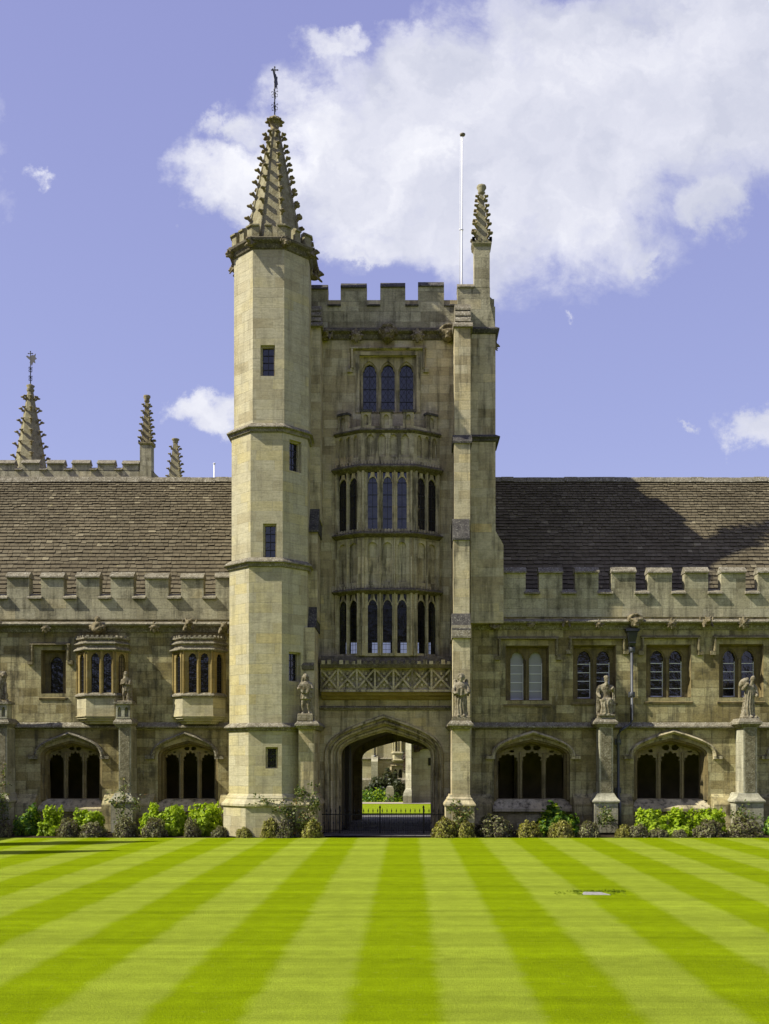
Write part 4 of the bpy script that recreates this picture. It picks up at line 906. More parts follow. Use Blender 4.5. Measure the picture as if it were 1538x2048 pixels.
def range_window(parent, f0, f1, lights, ztop, zbot, zap, zsp, kind, label=None):
    x0, x1, z0, z1 = Xw(f0), Xw(f1), Zw(zbot), Zw(ztop); Yg = WF + 0.31
    mb = MB()
    rr = [[FW(a, b, d) for a, b in ((x0 + o, z0), (x0 + o, z1 - o), (x1 - o, z1 - o), (x1 - o, z0))] for o, d in ((0, -0.001), (0.03, 0.07), (0.05, 0.22), (0.07, 0.31))]
    mb.loft(rr, False, False)
    H = [light(X(a, Yg), X(b, Yg), z0 + 0.03, Z(zsp, Yg), Z(zap, Yg)) for a, b in lights]
    mb.plate(FW, rect(x0 + 0.02, x1 - 0.02, z0 - 0.01, z1 - 0.02), H, 0.31, 0.42)
    mb.plate(FW, rect(x0 + 0.03, x1 - 0.03, z0 - 0.005, z1 - 0.03), [light(X(a, Yg) - 0.05, X(b, Yg) + 0.05, z0 + 0.02, Z(zsp, Yg), Z(zap, Yg) + 0.08, False) for a, b in lights], 0.27, 0.315)
    if len(lights) == 2:
        m = X((lights[0][1] + lights[1][0]) / 2, Yg); mb.loft([[FW(m + q, z, dd) for q, dd in ((-0.06, 0.275), (-0.03, 0.19), (0.03, 0.19), (0.06, 0.275))] for z in (z0 - 0.05, Z(zsp, Yg))])
    mb.loft([[(x, WF + 0.5, z0 + 0.01), (x, WF + 0.25, z0), (x, WF - 0.045, z0 - 0.18), (x, WF - 0.03, z0 - 0.25), (x, WF + 0.5, z0 - 0.25)] for x in (x0 - 0.06, x1 + 0.06)])
    o = mb.build('window', 'frame', parent)
    for a, b in lights:
        a, b = X(a, Yg) - 0.02, X(b, Yg) + 0.02; zt = Z(zap, Yg) + 0.02
        if kind == 'lead': glazed(o, FW, a, b, z0 + 0.0, zt, 0.40, 4, 9)
        else:
            q = MB(); q.fbox(FW, a, b, z0, zt, 0.425, 0.44); q.build('pane', 'glass', o)
            if kind == 'blind': q = MB(); q.fbox(FW, a, b, z0, zt, 0.418, 0.424); q.build('blind', 'blind', o)
            q = MB(); h = zt - z0
            for k in range(1, 5): q.fbox(FW, a, b, z0 + h * k * 0.176 + (0.03) - 0.011, z0 + h * k * 0.176 + 0.03 + 0.011, 0.395, 0.418)
            q.fbox(FW, a, b, z0, z0 + 0.06, 0.390, 0.418); q.fbox(FW, b - 0.045, b - 0.018, z0, z0 + h * 0.76, 0.392, 0.418); q.fbox(FW, a + 0.018, a + 0.03, z0, z0 + h * 0.76, 0.396, 0.418); q.build('sash', 'white', o)
    if label:
        l0, l1, ly, ly2 = label; win_hood(o, FW, Xw(l0), Xw(l1), Zw(ly), Zw(ly2), 0.12, 0.15, True, 'hood')
    return rect(x0, x1, z0 - 0.02, z1)
def pier(parent, a, b, caps, plinth, Yf=37.5, ped=False, pl_y=(1586, 1604)):
    mb = MB(); fx = lambda p: X(p, Yf)
    zc = Z(1448, Yf)
    mb.box(fx(a), fx(b), Yf, WF - 0.004, 0.3, zc)
    xa, xb = fx(caps[0]), fx(caps[1]); w = (xb - xa) * 0.13
    mb.loft([[(xa + e, Yf - 0.13 + e, z), (xb - e, Yf - 0.13 + e, z), (xb - e, WF - 0.006, z), (xa + e, WF - 0.006, z)] for e, z in ((w * 1.2, zc - 0.12), (w * 0.5, zc - 0.03), (0, zc), (0, zc + 0.07), (w, zc + 0.2))], True, True, 1)
    pa, pb = fx(plinth[0]), fx(plinth[1]); zu, zl = Z(pl_y[0], Yf), Z(pl_y[1], Yf); h = zu - zl; w = pb - pa; d = 0.2
    mb.loft([[(pa + e, Yf - d + e, z), (pb - e, Yf - d + e, z), (pb - e, WF - 0.006, z), (pa + e, WF - 0.006, z)] for e, z in ((0.06, 0), (0.06, zl - 0.04), (0, zl), (0, zl + 0.05), (w * 0.10, zl + h * 0.5), (w * 0.12, zl + h * 0.6), (w * 0.19, zu))], True, True, 0)
    o = mb.build('pier', ('pier', 'ledge'), parent)
    m = MB(); w = fx(b) - fx(a); m.box(fx(a) + w * 0.12, fx(b) - w * 0.12, Yf - 0.012, Yf + 0.05, zu + 0.02, zc - 0.14); m.build('worn_face', 'pierface', o)
    if ped:
        zc += 0.2; m = MB(); fr = front(Yf - 0.08); c = (xa + xb) / 2; hw = (xb - xa) * 0.37
        m.plate(fr, rect(c - hw, c + hw, zc - 0.01, zc + 0.50), [light(c + s * hw * 0.5 - hw * 0.27, c + s * hw * 0.5 + hw * 0.27, zc + 0.05, zc + 0.27, zc + 0.40, False) for s in (-1, 1)], 0, 0.12)
        m.fbox(fr, c - hw + 0.02, c + hw - 0.02, zc, zc + 0.49, 0.125, 0.55); m.fbox(fr, c - hw - 0.07, c + hw + 0.07, zc + 0.49, zc + 0.57, -0.06, 0.6, 1)
        m.build('pedestal', ('pier', 'ledge'), o)
    return o
def cloister_range(label, xa, xb, ms, zmt, znt, strz, openings, windows, holes_extra, gro, loc, mats):
    C = thing('cloister_range', label, 'building', loc)
    holes = [cloister_opening(C, *o) for o in openings] + [range_window(C, *w) for w in windows] + holes_extra
    zwall = Zw(znt) - 0.15
    mb = MB(); mb.plate(FW, rect(xa, xb, 0, zwall), holes, 0, 0.60)
    mb.box(xa, xb, WF + 4.6, WF + 5.0, 0, 8.0)                                  # back wall of the walk
    mb.box(xa, xb, WF + 11.0, WF + 11.4, 0, 8.0)
    mb.box(xa, xb, WF + 0.601, WF + 4.59, 4.15, 4.4); mb.box(xa, xa + 0.3, WF + 0.601, WF + 4.59, 0, 8); mb.box(xb - 0.3, xb, WF + 0.601, WF + 4.59, 0, 8)
    mb.build('wall', mats[0], C)
    mb = MB(); mb.box(xa + 0.3, xb - 0.3, WF + 0.605, WF + 4.59, 0.02, 0.25); mb.box(xa + 0.31, xb - 0.31, WF + 4.4, WF + 4.58, 0.26, 4.1)
    k = xa + 2.0
    while k < xb: mb.box(k, k + 0.25, WF + 3.9, WF + 4.39, 0.26, 4.1); k += 4.35
    mb.build('cloister_walk', 'interior', C)
    # base course with weathered top between the piers
    zb = Zw(1608); segs = []
    last = xa
    for o in sorted(openings): segs.append((last, Xw(o[0]) - 0.1)); last = Xw(o[1]) + 0.1
    segs.append((last, xb))
    for a, b in segs:
        if b - a > 0.1: mb = MB(); mb.loft([[(x, WF - 0.003, 0), (x, WF - 0.42, 0), (x, WF - 0.42, zb), (x, WF - 0.36, zb + 0.06), (x, WF - 0.003, zb + 0.36)] for x in (a, b)]); mb.build('base_course', mats[0], C)
    mb = MB(); z = Zw(strz + 6)
    mb.sweep([(xa, WF - 0.001), (xb, WF - 0.001)], [(0, z - 0.22), (0.04, z - 0.2), (0.09, z - 0.05), (0.29, z + 0.0), (0.32, z + 0.05), (0.26, z + 0.11), (0.06, z + 0.16), (0, z + 0.16)])
    mb.build('cornice', mats[2], C)
    mb = MB(); z = Zw(1457); mb.sweep([(xa, WF - 0.001), (xb, WF - 0.001)], [(0, z - 0.03), (0.06, z), (0.16, z + 0.03), (0.16, z + 0.07), (0, z + 0.22)]); mb.build('string_course', 'ledge', C)
    # parapet
    PFr = front(WF - 0.05); mb = MB(); mb.fbox(PFr, xa, xb, Zw(strz) + 0.14, zwall + 0.001, 0, 0.40)
    for (a, b), (a2, b2) in zip(ms, ms[1:]): crenel_sill(mb, PFr, Xw(b) - 0.03, Xw(a2) + 0.03, Zw(znt) + 0.08, 0, 0.40, 0.22, 0.12)
    par = mb.build('parapet', ('parapet', 'ledge'), C)
    for a, b in ms: merlon(par, PFr, Xw(a), Xw(b), zwall, Zw(zmt), 0, 0.40, 0.235, 0.09, 0.09, ('parapet', 'ledge'))
    for px, py, k, sc in gro: inst('grotesque', GR[k], C, (Xw(px), WF - 0.22, Zw(py)), 0, sc)
    slate_roof(C, xa, xb, 39.1, 8.2, 1.6, 42.5, 0)
    mb = MB(); mb.box(xa, xb, WF + 0.36, 39.6, 7.6, 8.0); mb.build('gutter', 'lead', C)
    return C
msL = [(15.5 - 69.3 * k, 59.5 - 69.3 * k) for k in range(3, 0, -1)] + [(15.6, 59), (84, 129.5), (154, 199), (222, 267.5), (291, 337), (362, 407), (431, 476)]
msR = [(1005.8, 1050), (1077.5, 1124), (1150.5, 1196.6), (1223, 1270), (1296, 1343), (1368.7, 1416), (1442, 1490), (1515, 1562), (1588, 1635), (1661, 1708)]
CL = cloister_range('long slate roofed stone cloister range left of the tower, with two small oriel windows', Xw(-200), Xw(605), msL, 1144, 1191, 1247,
    [(81, 204, ((100.5, 126), (137, 163), (174, 199)), (59, 219, 1466), 1481), (316, 436, ((331, 356.5), (368, 393), (404.5, 431)), (292, 448, 1466), 1481)],
    [(82, 132, ((101, 126),), 1300, 1386, 1313, 1330, 'lead', (62, 142, 1285, 1321))], [],
    [(97, 1258, 'leaf', 0.75), (312, 1256, 'leaf', 0.8), (200, 1252, 'bust', 0.95), (382, 1252, 'beast', 1.0), (452, 1258, 'beast', 1.0), (-3, 1255, 'mask', 0.9)], (Xw(230), WF, 0), ('wing', 'parapet', 'ledge'))
CR = cloister_range('long slate roofed stone cloister range right of the tower, with four two-light windows', Xw(938), Xw(1750), msR, 1134, 1181, 1242,
    [(988, 1140, ((997.5, 1034), (1046, 1082), (1093, 1129)), (972, 1160, 1464), 1478), (1268, 1416, ((1276, 1311), (1323, 1358.5), (1369.5, 1406)), (1248, 1444, 1462), 1476),
     (1545, 1700, ((1553, 1588), (1600, 1636), (1647, 1684)), (1522, 1725, 1462), 1476)],
    [(1011, 1098, ((1021, 1047), (1058, 1084.5)), 1291, 1400, 1304, 1322, 'blind', (995, 1117, 1273, 1312)),
     (1146, 1232, ((1155, 1181), (1193, 1219.5)), 1290, 1397, 1302, 1319, 'sash', (1137, 1251, 1273, 1300)),
     (1292, 1382, ((1301, 1326.5), (1338.5, 1364)), 1289, 1394, 1301, 1318, 'sash', (1281, 1400, 1271, 1302)),
     (1438, 1527, ((1446, 1470.5), (1483, 1508.5)), 1288, 1394, 1301, 1318, 'sash', (1425, 1545, 1271, 1302))], [],
    [(989, 1250, 'bust', 0.7), (1130, 1248, 'beast', 0.75), (1060, 1250, 'leaf', 0.6), (1196, 1250, 'leaf', 0.7), (1268, 1246, 'mask', 1.1), (1340, 1249, 'leaf', 0.8), (1410, 1246, 'beast', 0.95), (1483, 1248, 'leaf', 0.9)], (Xw(1250), WF, 0), ('wing', 'parapet', 'ledge'))
# piers with statue caps
PL = [pier(CL, -11, 14, (-17, 20), (-24, 24), 37.5, True), pier(CL, 237.5, 262, (228, 266), (220, 271), 37.5, True), pier(CR, 1199, 1226, (1187, 1235), (1184, 1238), 37.6), pier(CR, 1487, 1514, (1475, 1523), (1466, 1528), 37.4)]
for b, t in ((CL, -270),): pass
# small canted oriels on the left range
def small_oriel(parent, f0, f1, w0, w1, lights, boarded):
    OYs = 37.75; P = [(Xw(w0), WF - 0.004), (X(f0, OYs), OYs), (X(f1, OYs), OYs), (Xw(w1), WF - 0.004)]
    zz = lambda p: Z(p, OYs); mb = MB(); gl = []
    FR = [(Frame(a, (b[0] - a[0], b[1] - a[1])), (Vector(b) - Vector(a)).length) for a, b in zip(P, P[1:])]
    for i, (fr, L) in enumerate(FR):
        ls = [((X(a, OYs) - P[1][0]), (X(b, OYs) - P[1][0])) for a, b in lights] if i == 1 else [(L * 0.30, L * 0.78)]
        mb.plate(fr, rect(0.0, L, zz(1391), zz(1297)), [light(a, b, zz(1385), zz(1318), zz(1306)) for a, b in ls], 0.0, 0.12)
        gl += [(fr, a, b, i == 2 and boarded) for a, b in ls]
        if i == 1:
            m = (ls[0][1] + ls[1][0]) / 2; mb.loft([[fr(m + q, z, d) for q, d in ((-0.05, 0.001), (-0.02, -0.05), (0.02, -0.05), (0.05, 0.001))] for z in (zz(1389), zz(1300))])
        for u in (0.045, L - 0.045): mb.loft([[fr(u + q, z, d) for q, d in ((-0.04, 0.001), (-0.015, -0.045), (0.015, -0.045), (0.04, 0.001))] for z in (zz(1389), zz(1300))])
    o = mb.build('oriel_window', 'ochre', parent)
    for fr, a, b, bd in gl:
        q = MB(); q.fbox(fr, a - 0.01, b + 0.01, zz(1387), zz(1304), 0.07, 0.08); q.build('pane', 'board' if bd else 'glass', o)
        q = MB(); lead(q, fr, a, b, zz(1387), zz(1304), 0.066, 3, 9, 0.009); q.build('leading', 'lead', o)
    mb = MB()
    z = zz(1303); mb.sweep(P, [(-0.1, z), (0.03, z), (0.14, z + 0.05), (0.14, z + 0.08), (0.04, z + 0.15), (0.04, z + 0.22), (0.13, z + 0.27), (0.13, z + 0.30), (0.02, z + 0.36), (0.02, z + 0.42), (0.09, z + 0.45), (0.09, z + 0.5), (-0.15, z + 0.56)])
    for fr, L in FR:
        k = max(2, int(L / 0.16))
        for j in range(k): c = L * (j + 0.5) / k; mb.fbox(fr, c - 0.045, c + 0.045, z + 0.5, z + 0.57, -0.09, 0.02)
    mb.loft([[(x, y, zq) for x, y in P] for zq in (z + 0.01, z + 0.54)]); mb.build('canopy', 'ledge', o)
    mb = MB(); z = zz(1391)
    mb.loft([[(x, y, zq) for x, y in P] for zq in (zz(1434), z)])
    mb.sweep(P, [(0, z - 0.07), (0.09, z - 0.02), (0.09, z + 0.02), (0, z + 0.10)], mi=1)
    zb = zz(1434)
    for k, (o1, h0, h1) in enumerate(((0.05, 0.0, 0.05), (0.0, -0.07, 0.0), (-0.08, -0.15, -0.07), (-0.2, -0.24, -0.15))):
        mb.sweep(P, [(-0.3, zb + h0), (o1 - 0.05, zb + h0), (o1, zb + h0 + 0.02), (o1, zb + h1), (-0.3, zb + h1)])
    mb.build('apron', ('turret', 'ledge'), o)
small_oriel(CL, 172, 229, 154, 256, ((182, 198.5), (206, 222.5)), True)
small_oriel(CL, 365, 426, 346, 451, ((377, 393), (401, 417)), False)
# ================================================================== STATUES (one carved skin each, feet at the origin, facing -y)
def fold_fn(k, amp, z0, z1, cx=0.0, cy=0.0):
    def f(co, n):
        if not z0 < co.z < z1: return 0.0
        e = min(1, (co.z - z0) / 0.08, (z1 - co.z) / 0.15)
        a = math.atan2(co.y - cy, co.x - cx)
        return amp * e * math.sin(k * a + 1.3 * math.sin(co.z * 5) + 2 * noise.noise(co * 3))
    return f
def head(c, s=1.0, tilt=(0, 0, 0), hair='curl', beard=False):
    from mathutils import Euler
    E = Euler(tilt); c = Vector(c)
    def o(x, y, z): v = Vector((x, y, z)) * s; v.rotate(E); return c + v
    L = [ell(o(0, 0, 0), (0.082 * s, 0.098 * s, 0.115 * s), E), ell(o(0, -0.095, -0.015), (0.02 * s, 0.03 * s, 0.03 * s)), ell(o(0, -0.07, -0.075), (0.05 * s, 0.04 * s, 0.04 * s)), ell(o(0, -0.085, 0.035), (0.06 * s, 0.02 * s, 0.015 * s))]
    if hair == 'curl':
        for i in range(9): a = -0.5 + i * (math.pi + 1.0) / 8; L.append(ell(o(0.105 * math.cos(a), 0.02, 0.02 + 0.115 * math.sin(a)), 0.045 * s))
        L.append(ell(o(0, 0.06, 0.02), (0.10 * s, 0.08 * s, 0.11 * s)))
    elif hair == 'long':
        L += [ell(o(0, 0.03, 0.035), (0.10 * s, 0.10 * s, 0.105 * s)), cap(o(-0.09, 0.02, 0), o(-0.115, 0.0, -0.2), 0.045 * s, 0.05 * s), cap(o(0.09, 0.02, 0), o(0.115, 0.0, -0.2), 0.045 * s, 0.05 * s)]
    elif hair == 'cap': L += [ell(o(0, 0.02, 0.07), (0.10 * s, 0.11 * s, 0.07 * s))]
    elif hair == 'hood': L += [ell(o(0, 0.035, 0.03), (0.11 * s, 0.11 * s, 0.13 * s)), cap(o(0, 0.08, 0), o(0, 0.1, -0.2), 0.1 * s, 0.12 * s)]
    if beard: L += [ell(o(0, -0.075, -0.14), (0.055 * s, 0.045 * s, 0.085 * s))]
    return L
def robe(zs):
    """zs: (cx, cy, z, rx, ry) rings lofted into a closed body"""
    m = MB(); n = 20
    m.loft([[(cx + rx * math.cos(2 * math.pi * k / n), cy + ry * math.sin(2 * math.pi * k / n), z) for k in range(n)] for cx, cy, z, rx, ry in zs]); return ('m', m)
def fist(c, d): 
    c = Vector(c); d = Vector(d).normalized(); up = Vector((0, 0, 1))
    L = [ell(c, (0.042, 0.038, 0.045))]
    for i in range(4): L.append(cap(c + up * (0.03 - 0.021 * i) + d * 0.02, c + up * (0.025 - 0.021 * i) + d * (0.062 - 0.004 * abs(i - 1)), 0.0125, 0.011))
    L.append(cap(c + up * 0.035, c + up * 0.06 + d * 0.035, 0.013, 0.011)); return L
def shieldmb(w, h, z, y, rnd=False):
    m = MB(); pts = []
    if rnd: pts = [(w * math.cos(a), z + h * math.sin(a)) for a in [2 * math.pi * k / 16 for k in range(16)]]
    else: pts = [(-w, z + h)] + [(w * math.cos(a), z - h * 0.2 + h * 0.9 * math.sin(a) if a < 0 else z) for a in [-math.pi + k * math.pi / 8 for k in range(9)]] + [(w, z + h)]
    m.plate(Frame((0, y), (1, 0)), pts, [], 0, 0.055); return ('m', m)
def st_youth():
    s = head((0, -0.02, 1.36), 1.0, (0.1, 0, 0.25), 'long')
    s += [cap((0, 0, 1.18), (0, -0.01, 1.28), 0.055), robe([(0, 0, 0.55, 0.20, 0.16), (0, 0, 0.72, 0.175, 0.13), (0, 0, 0.9, 0.15, 0.11), (0, 0, 1.08, 0.20, 0.12), (0, 0, 1.17, 0.19, 0.10), (0, 0, 1.2, 0.1, 0.07)])]
    s += [cap((-0.19, 0, 1.12), (-0.27, -0.04, 0.94), 0.062, 0.055), cap((-0.27, -0.04, 0.94), (-0.22, -0.2, 0.92), 0.05, 0.042), cap((0.19, 0, 1.12), (0.27, -0.04, 0.94), 0.062, 0.055), cap((0.27, -0.04, 0.94), (0.22, -0.2, 0.92), 0.05, 0.042)]
    s += fist((-0.21, -0.2, 0.93), (1, -0.2, 0)) + fist((0.21, -0.2, 0.93), (-1, -0.2, 0))
    s += [cap((-0.085, 0, 0.6), (-0.10, -0.03, 0.33), 0.085, 0.06), cap((-0.10, -0.03, 0.33), (-0.095, 0.02, 0.06), 0.058, 0.042), ell((-0.10, -0.05, 0.03), (0.05, 0.11, 0.035)),
          cap((0.085, 0, 0.6), (0.11, -0.05, 0.33), 0.085, 0.06), cap((0.11, -0.05, 0.33), (0.13, 0.02, 0.06), 0.058, 0.042), ell((0.135, -0.05, 0.03), (0.05, 0.11, 0.035)),
          cap((0.2, 0.1, 0.05), (0.19, 0.08, 0.75), 0.07, 0.05), cap((-0.17, 0.08, 0.05), (-0.17, 0.06, 0.7), 0.05, 0.05)]
    return s + [shieldmb(0.185, 0.17, 0.93, -0.24)]
def st_angel():
    s = head((0, -0.03, 1.34), 1.0, (0.15, 0, 0), 'curl')
    s += [cap((0, 0, 1.15), (0, -0.02, 1.26), 0.06), robe([(0, 0, 0.0, 0.24, 0.17), (0, 0, 0.06, 0.235, 0.17), (0, 0, 0.35, 0.20, 0.15), (0, 0, 0.7, 0.20, 0.14), (0, 0, 0.95, 0.19, 0.13), (0, 0, 1.08, 0.22, 0.13), (0, 0, 1.16, 0.18, 0.10), (0, 0, 1.2, 0.1, 0.07)])]
    for q in (-1, 1): s += [cap((q * 0.2, 0.02, 1.1), (q * 0.27, -0.06, 0.86), 0.075, 0.075), cap((q * 0.27, -0.06, 0.86), (q * 0.2, -0.2, 0.80), 0.065, 0.045), cap((q * 0.19, 0.1, 1.2), (q * 0.25, 0.12, 0.75), 0.07, 0.05), ell((q * 0.2, 0.09, 1.24), (0.07, 0.05, 0.08)), ell((q * 0.1, -0.14, 0.03), (0.06, 0.1, 0.04))] + fist((q * 0.2, -0.2, 0.80), (-q, -0.2, 0))
    return s + [shieldmb(0.19, 0.15, 0.86, -0.22, True)]
def st_seated():
    s = head((0.02, -0.08, 1.36), 1.05, (0.12, 0, 0.15), 'cap', True)
    s += [cap((0.01, 0.03, 1.14), (0.02, -0.05, 1.27), 0.06), robe([(0, 0.06, 0.5, 0.24, 0.18), (0, 0.05, 0.8, 0.19, 0.14), (0, 0.03, 1.05, 0.24, 0.14), (0, 0.02, 1.15, 0.2, 0.11), (0, 0.02, 1.2, 0.1, 0.08)]),
          robe([(0, -0.2, 0.06, 0.24, 0.13), (0, -0.22, 0.3, 0.215, 0.12), (0, -0.2, 0.52, 0.22, 0.14), (0, -0.14, 0.62, 0.21, 0.15), (0, -0.08, 0.66, 0.16, 0.1)]),
          cap((-0.11, 0.0, 0.58), (-0.12, -0.24, 0.57), 0.11, 0.10), cap((0.11, 0.0, 0.58), (0.12, -0.24, 0.57), 0.11, 0.10),
          cap((-0.23, 0.02, 1.08), (-0.3, -0.04, 0.84), 0.08, 0.075), cap((-0.3, -0.04, 0.84), (-0.25, -0.24, 0.70), 0.07, 0.05), cap((0.23, 0.02, 1.08), (0.28, -0.06, 0.9), 0.08, 0.07), cap((0.28, -0.06, 0.9), (0.19, -0.24, 0.98), 0.065, 0.045),
          ell((-0.1, -0.27, 0.05), (0.055, 0.1, 0.04)), ell((0.1, -0.27, 0.05), (0.055, 0.1, 0.04)), ell((0.24, -0.24, 1.0), (0.06, 0.05, 0.09))] + fist((-0.25, -0.26, 0.70), (0.4, -1, 0)) + fist((0.19, -0.25, 0.99), (0.4, -1, 0.2))
    m = MB(); m.box(-0.34, -0.24, -0.12, 0.28, 0.0, 1.02); m.box(0.24, 0.34, -0.12, 0.28, 0.0, 1.02); m.box(-0.3, 0.3, 0.16, 0.28, 0.0, 1.10); m.box(-0.28, 0.28, -0.1, 0.27, 0.0, 0.45); m.box(-0.3, 0.3, -0.34, 0.28, -0.02, 0.04)
    return s + [('m', m)]
def st_bearer():
    s = head((0.10, -0.05, 1.38), 1.0, (0.45, 0.25, 0.3), 'none', True)
    s += [cap((0.05, 0.02, 1.16), (0.09, -0.02, 1.28), 0.065), robe([(-0.06, 0.03, 0.0, 0.30, 0.19), (-0.05, 0.03, 0.08, 0.25, 0.17), (-0.02, 0.02, 0.4, 0.19, 0.15), (0, 0.01, 0.7, 0.17, 0.13), (0.01, 0, 0.95, 0.18, 0.13), (0.02, 0, 1.08, 0.2, 0.13), (0.04, 0, 1.16, 0.17, 0.1), (0.05, 0, 1.2, 0.1, 0.07)]),
          cap((-0.16, 0, 1.1), (-0.26, -0.08, 1.0), 0.07, 0.06), cap((-0.26, -0.08, 1.0), (-0.12, -0.14, 1.18), 0.055, 0.045), cap((0.2, 0, 1.08), (0.24, -0.04, 0.86), 0.07, 0.06), cap((0.24, -0.04, 0.86), (0.2, -0.2, 0.76), 0.055, 0.045),
          ell((-0.2, 0.02, 1.24), (0.21, 0.15, 0.14), __import__('mathutils').Euler((0, -0.75, 0))), ell((-0.08, 0.0, 1.36), (0.07, 0.07, 0.07)), cap((-0.2, 0.06, 0.0), (-0.14, 0.08, 0.7), 0.09, 0.06), ell((0.03, -0.17, 0.03), (0.05, 0.1, 0.04)), ell((0.2, -0.14, 0.03), (0.05, 0.1, 0.04))] + fist((-0.12, -0.16, 1.2), (0.3, -1, 0)) + fist((0.2, -0.21, 0.76), (-0.3, -1, 0))
    return s
def st_hooded():
    s = head((0.0, -0.04, 1.34), 1.0, (0.3, 0, 0.3), 'hood', True)
    s += [cap((0, 0, 1.12), (0, -0.02, 1.25), 0.07), robe([(0.03, 0.03, 0.5, 0.21, 0.17), (0.02, 0.02, 0.75, 0.20, 0.15), (0, 0.01, 0.98, 0.2, 0.14), (0, 0, 1.1, 0.17, 0.12), (0, 0, 1.2, 0.1, 0.09)]),
          cap((-0.09, -0.03, 0.6), (-0.10, -0.06, 0.34), 0.09, 0.065), cap((-0.10, -0.06, 0.34), (-0.09, -0.02, 0.06), 0.06, 0.045), ell((-0.09, -0.09, 0.03), (0.05, 0.11, 0.035)), cap((0.1, -0.02, 0.6), (0.12, -0.05, 0.34), 0.09, 0.065), cap((0.12, -0.05, 0.34), (0.13, 0.0, 0.06), 0.06, 0.045), ell((0.14, -0.08, 0.03), (0.05, 0.11, 0.035)),
          cap((0.18, 0.08, 0.98), (0.22, 0.12, 0.05), 0.12, 0.09), cap((0.1, 0.12, 1.0), (0.08, 0.16, 0.05), 0.12, 0.1), cap((-0.18, 0, 1.04), (-0.2, -0.1, 0.84), 0.07, 0.06), cap((-0.2, -0.1, 0.84), (-0.02, -0.2, 0.9), 0.055, 0.045), cap((0.19, 0, 1.04), (0.2, -0.1, 0.82), 0.07, 0.06), cap((0.2, -0.1, 0.82), (0.06, -0.2, 0.84), 0.055, 0.045)] + fist((-0.02, -0.21, 0.9), (1, -0.4, 0)) + fist((0.06, -0.21, 0.84), (-1, -0.4, 0))
    return s
def st_lion():
    s = [ell((0.05, -0.12, 1.22), (0.13, 0.14, 0.14)), ell((0.05, -0.27, 1.17), (0.075, 0.09, 0.065)), ell((-0.05, -0.12, 1.36), (0.035, 0.03, 0.06)), ell((0.15, -0.12, 1.36), (0.035, 0.03, 0.06)), robe([(0, 0.05, 0.1, 0.22, 0.22), (0, 0.05, 0.4, 0.2, 0.2), (0, 0, 0.75, 0.17, 0.16), (0.02, -0.03, 1.0, 0.2, 0.17), (0.03, -0.05, 1.15, 0.14, 0.14)]),
         cap((-0.12, -0.1, 0.85), (-0.13, -0.22, 0.45), 0.075, 0.06), cap((-0.13, -0.22, 0.45), (-0.12, -0.24, 0.05), 0.06, 0.055), cap((0.14, -0.1, 0.85), (0.15, -0.22, 0.45), 0.075, 0.06), cap((0.15, -0.22, 0.45), (0.16, -0.24, 0.05), 0.06, 0.055), ell((-0.12, -0.28, 0.04), (0.06, 0.1, 0.045)), ell((0.16, -0.28, 0.04), (0.06, 0.1, 0.045)), ell((-0.18, 0.02, 0.25), (0.1, 0.2, 0.2)), ell((0.2, 0.02, 0.25), (0.1, 0.2, 0.2)), ell((-0.2, -0.15, 0.05), (0.07, 0.14, 0.05)), ell((0.24, -0.15, 0.05), (0.07, 0.14, 0.05))]
    for i in range(10): a = 2 * math.pi * i / 10; s.append(ell((0.05 + 0.15 * math.cos(a), -0.06, 1.2 + 0.16 * math.sin(a)), (0.06, 0.08, 0.06)))
    return s
def statue(fn, label, px, Yp, zb, sc, folds, cat='statue', rz=0, base=None):
    loc = (X(px, Yp), Yp, zb)
    me = sculpt('statue_figure', fn(), 0.020, 'statue', folds, 0.006, 16)
    t = thing('statue', label, cat, loc, 'carved statues standing on the piers')
    b = 0.0
    if base:
        m = MB(); w, d, h = base; m.loft([[(loc[0] + sx * (w - e), loc[1] + sy * (d - e), z) for sx, sy in ((-1, -1), (1, -1), (1, 1), (-1, 1))] for e, z in ((0, zb), (0.01, zb + h * 0.8), (0.03, zb + h))]); m.build('base', 'statue', t); b = h
    inst('figure', me, t, (loc[0], loc[1], zb + b - 0.02), rz, sc)
zc = Z(1441, 35.3)
statue(st_youth, 'bare-legged youth with long hair holding a shield, on the pier left of the archway', 611, 35.56, zc, 0.90, fold_fn(9, 0.012, 0.5, 1.0), base=(0.26, 0.2, 0.24))
statue(st_angel, 'robed curly-haired figure holding a round shield, on the buttress right of the archway', 922, 35.8, Z(1441, 35.5), 0.96, fold_fn(11, 0.016, 0.03, 1.0), base=(0.3, 0.2, 0.16))
zc2 = Z(1448, 37.5) + 0.2
statue(st_seated, 'bearded figure in robes seated on a throne, on the pier beside the drainpipe', 1211, 37.83, Z(1448, 37.6) + 0.2, 0.94, fold_fn(13, 0.014, 0.03, 0.6, 0, -0.1), base=(0.32, 0.26, 0.12))
statue(st_bearer, 'robed figure carrying a sack on its shoulder, on the far right pier', 1499, 37.68, Z(1448, 37.4) + 0.2, 0.99, fold_fn(11, 0.016, 0.03, 1.0), base=(0.3, 0.2, 0.05))
statue(st_hooded, 'hooded bearded figure with a long mantle, on the pier between the two left oriels', 252, 37.75, zc2 + 0.57, 0.71, fold_fn(9, 0.012, 0.4, 1.0), base=(0.26, 0.22, 0.05))
statue(st_lion, 'crouched maned beast with forelegs upright, on the pier cut by the left edge', 3, 37.75, zc2 + 0.57, 0.76, None, base=(0.28, 0.26, 0.05), rz=0.5)
